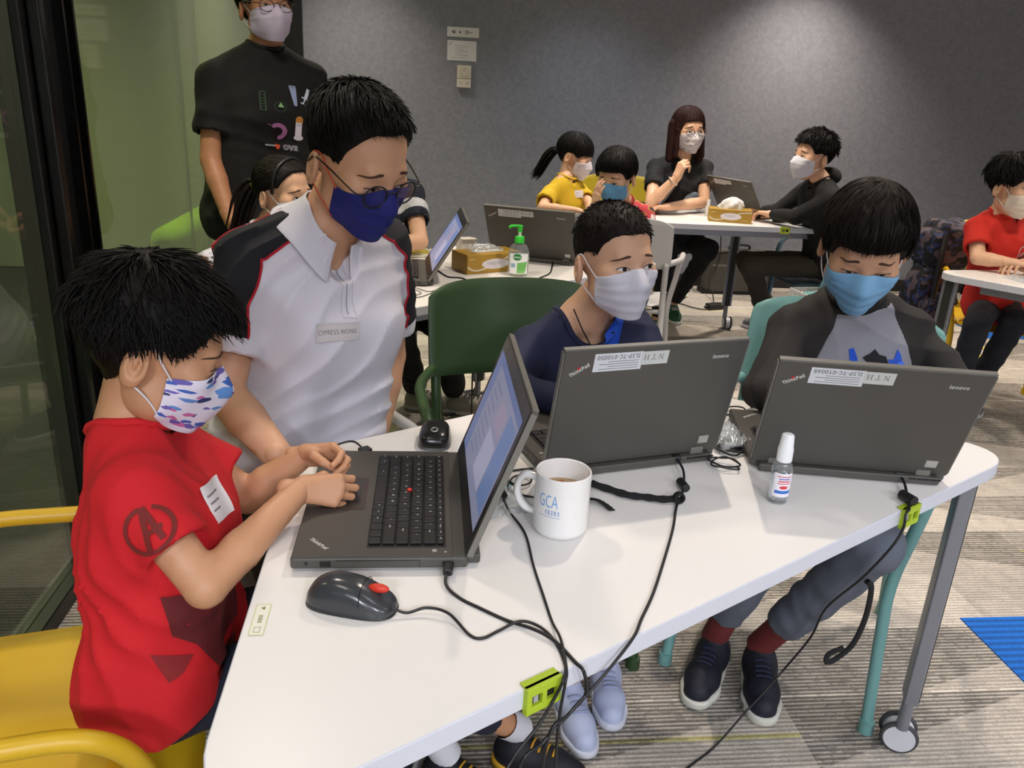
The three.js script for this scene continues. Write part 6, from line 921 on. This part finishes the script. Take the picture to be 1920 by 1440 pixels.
// 10 seated woman
{
  const dotMask = printMat(canvasTex(256, 256, (c) => { c.fillStyle = '#d6d2d6'; c.fillRect(0, 0, 256, 256); const keep = seed; seed = 31; for (let i = 0; i < 90; i++) { c.fillStyle = ['#6d6a74', '#8d8a90', '#a08078'][i % 3]; c.save(); c.translate(rr(0, 256), rr(0, 256)); c.rotate(rr(0, 6)); c.fillRect(-7, -3, 14, 6); c.restore(); } seed = keep; }), 0.8);
  const ctx = person({
    label: 'woman with brown shoulder length hair and glasses in a black t-shirt', s: 0.9, hs: 1.06, skin: SKIN.c, seed: 10, rot: [16, 2, 2], open: 0.8,
    J: { head: [0.925, 1.185, -4.882], nk: [0.919, 1.02, -4.95], ch: [0.914, 0.86, -4.951], pv: [0.955, 0.56, -5.05], sr: [0.765, 0.965, -4.88], er: [0.716, 0.801, -4.613], wr: [0.835, 0.945, -4.587], sl: [1.072, 0.97, -5.025], el: [1.046, 0.80, -4.789], wl: [0.813, 0.785, -4.615], kr: [0.85, 0.5, -4.68], kl: [1.12, 0.52, -4.85], ar: [0.86, 0.09, -4.8], al: [1.02, 0.1, -5.2], tl: [1.02, 0, -5.05] },
    hand: { r: { pose: 'curl', dir: [0.3, 0.92, 0.05], palm: [0.75, -0.1, -0.5] }, l: { pose: 'relax', dir: [-0.95, 0, 0.2], palm: [0, -1, 0] } },
    hair: STY.bob(), hairC: 0x2a1512, mask: { mat: dotMask, label: 'white face mask with a grey pattern' }, glasses: { color: 0x5a3a30, rx: 0.024, ry: 0.017 },
    shirt: { color: 0x0c0c0f, sleeve: 0.62, hem: 0.06, folds: 0.006, neckR: 0.022 }, legs: { color: 0x0b0d14, hemR: 0.045, shoeC: 0x1c5138, soleC: 0xc6c6c2, laceC: 0xd8d8d4, shoe: 0.24, toe: [0, 0, 0.14] },
  });
  const { J, X, UP, FW } = ctx, [r, u] = frame(FW, UP);
  ctx.decal('round_print', J.ch.clone().addScaledVector(UP, -0.06).addScaledVector(X, 0.03), r, u, 0.15, 0.15, canvasTex(256, 256, (c) => { c.clearRect(0, 0, 256, 256); c.fillStyle = '#a9c3dd'; c.beginPath(); c.arc(128, 128, 110, 0, 7); c.fill(); c.fillStyle = '#7d9fc6'; c.beginPath(); c.arc(150, 110, 50, 0, 7); c.fill(); c.fillStyle = '#d6d3e0'; c.beginPath(); c.arc(100, 160, 34, 0, 7); c.fill(); c.fillStyle = '#c07a84'; c.fillRect(70, 176, 40, 8); }));
  const arm = J.el.clone().sub(J.sl).normalize(), [r2, u2] = frame(X.clone().multiplyScalar(0.5).add(V(0.1, 0.2, 0.8)).addScaledVector(arm, 0), arm.clone().negate()); ctx.decal('sleeve_sticker', J.sl.clone().lerp(J.el, 0.42), r2, u2, 0.06, 0.04, tagTex(''), 0.8, 0.0045);
  const wr = J.wr.clone().lerp(J.er, 0.12), wd = J.wr.clone().sub(J.er).normalize(); const tg = new THREE.TorusGeometry(0.03, 0.003, 8, 28); tg.applyQuaternion(new THREE.Quaternion().setFromUnitVectors(V(0, 0, 1), wd)); tg.translate(wr.x, wr.y, wr.z); ctx.add('bracelet', tg, std(0xc9b9a2, 0.4));
}
// 11 child in the black jacket
{
  const ctx = person({
    label: 'child in a black jacket and white mask seen in profile at the farthest table', s: 0.8, hs: 1.0, skin: SKIN.c, seed: 11, rot: [-74, -4, 0], open: 0.6,
    J: { head: [1.482, 1.104, -4.373], nk: [1.545, 0.985, -4.376], ch: [1.598, 0.85, -4.393], pv: [1.70, 0.56, -4.463], sr: [1.512, 0.915, -4.525], er: [1.396, 0.80, -4.55], wr: [1.34, 0.79, -4.62], sl: [1.573, 0.915, -4.246], el: [1.44, 0.80, -4.36], wl: [1.35, 0.79, -4.50], kr: [1.30, 0.5, -4.68], kl: [1.29, 0.5, -4.50], ar: [1.60, 0.1, -4.98], al: [1.54, 0.1, -4.88], tr: [1.5, 0, -5.05], tl: [1.5, 0, -4.8] },
    hand: { r: { pose: 'relax', dir: [-0.5, 0, -0.7], palm: [0, -1, 0] }, l: { pose: 'relax', dir: [-0.6, 0, -0.7], palm: [0, -1, 0] } },
    hair: STY.fluffy(), hairC: 0x0c0a09, mask: { color: 0xd6d6e0, style: 'beak', label: 'white folded face mask' }, shirt: { name: 'jacket', color: 0x0b0b0d, sleeve: 1.85, hem: 0.1, bulk: 1.1, folds: 0.004, neckR: 0.014 }, legs: { color: 0x352f26, hemR: 0.065, shoeC: 0x6a6a6c, shoe: 0.23 },
  });
  const { J, X, UP, FW } = ctx;
  ctx.add('hood', meshSDF((x, y, z) => { const p = V(x, y, z).sub(J.nk); const a = p.dot(X), b = p.dot(UP), c = p.dot(FW); let d = ellD(a, b, c, 0, 0.012, -0.055, 0.075, 0.042, 0.05); d = smax(d, -ellD(a, b, c, 0, 0.05, -0.01, 0.052, 0.06, 0.052), 0.01); return d; }, [J.nk.x - 0.15, J.nk.y - 0.12, J.nk.z - 0.15], [J.nk.x + 0.15, J.nk.y + 0.12, J.nk.z + 0.15], 0.007), clothMat(0x0b0b0d), ctx.shirt);
}
// 12 boy in red at the right edge
{
  const ctx = person({
    label: 'boy in a bright red t-shirt with cream mask at the right edge', s: 0.8, hs: 1.0, skin: SKIN.c, seed: 12, rot: [30, 10, 0], open: 0.7,
    J: { head: [2.055, 1.075, -3.537], nk: [2.072, 0.955, -3.59], ch: [2.115, 0.82, -3.625], pv: [2.21, 0.55, -3.72], sr: [1.948, 0.895, -3.545], er: [1.918, 0.79, -3.43], wr: [2.02, 0.79, -3.36], sl: [2.20, 0.91, -3.69], el: [2.238, 0.80, -3.54], wl: [2.10, 0.79, -3.38], kr: [1.975, 0.51, -3.41], kl: [2.19, 0.51, -3.5], ar: [2.12, 0.1, -3.72], al: [2.25, 0.1, -3.78], tr: [2.05, 0, -3.6], tl: [2.2, 0, -3.65] },
    hand: { r: { pose: 'relax', dir: [0.95, -0.05, 0.2], palm: [0, -1, 0] }, l: { pose: 'relax', dir: [-0.9, 0, 0.3], palm: [0, -1, 0] } },
    hair: STY.boy(), hairC: 0x0e0b0a, mask: { color: 0xd8cfc0, label: 'cream face mask' }, shirt: { color: 0xc42416, sleeve: 0.72, hem: 0.07, folds: 0.0065, flare: 1.2, bulk: 1.05 }, legs: { color: 0x1c1f29, hemR: 0.062, shoeC: 0x101522, shoe: 0.23 },
  });
  const { J, X, UP, FW } = ctx, [r, u] = frame(FW.clone().add(V(-0.15, 0, 0.1)), UP); ctx.decal('chest_emblem', J.ch.clone().addScaledVector(UP, -0.015), r, u, 0.09, 0.1, canvasTex(256, 256, (c) => { c.clearRect(0, 0, 256, 256); c.strokeStyle = '#cdb5b4'; c.lineWidth = 14; c.beginPath(); c.arc(128, 120, 90, Math.PI, 0); c.stroke(); c.beginPath(); c.moveTo(38, 120); c.lineTo(38, 230); c.stroke(); c.beginPath(); c.moveTo(218, 120); c.lineTo(218, 230); c.stroke(); c.fillStyle = '#cdb5b4'; for (let i = 0; i < 5; i++) c.fillRect(66 + i * 26, 92, 18, 30); c.fillStyle = '#3c4468'; c.fillRect(64, 140, 50, 70); c.fillRect(140, 140, 50, 70); c.fillStyle = '#cdb5b4'; c.fillRect(76, 160, 26, 12); c.fillRect(152, 150, 12, 50); }));
}
renderer.render(scene, camera);
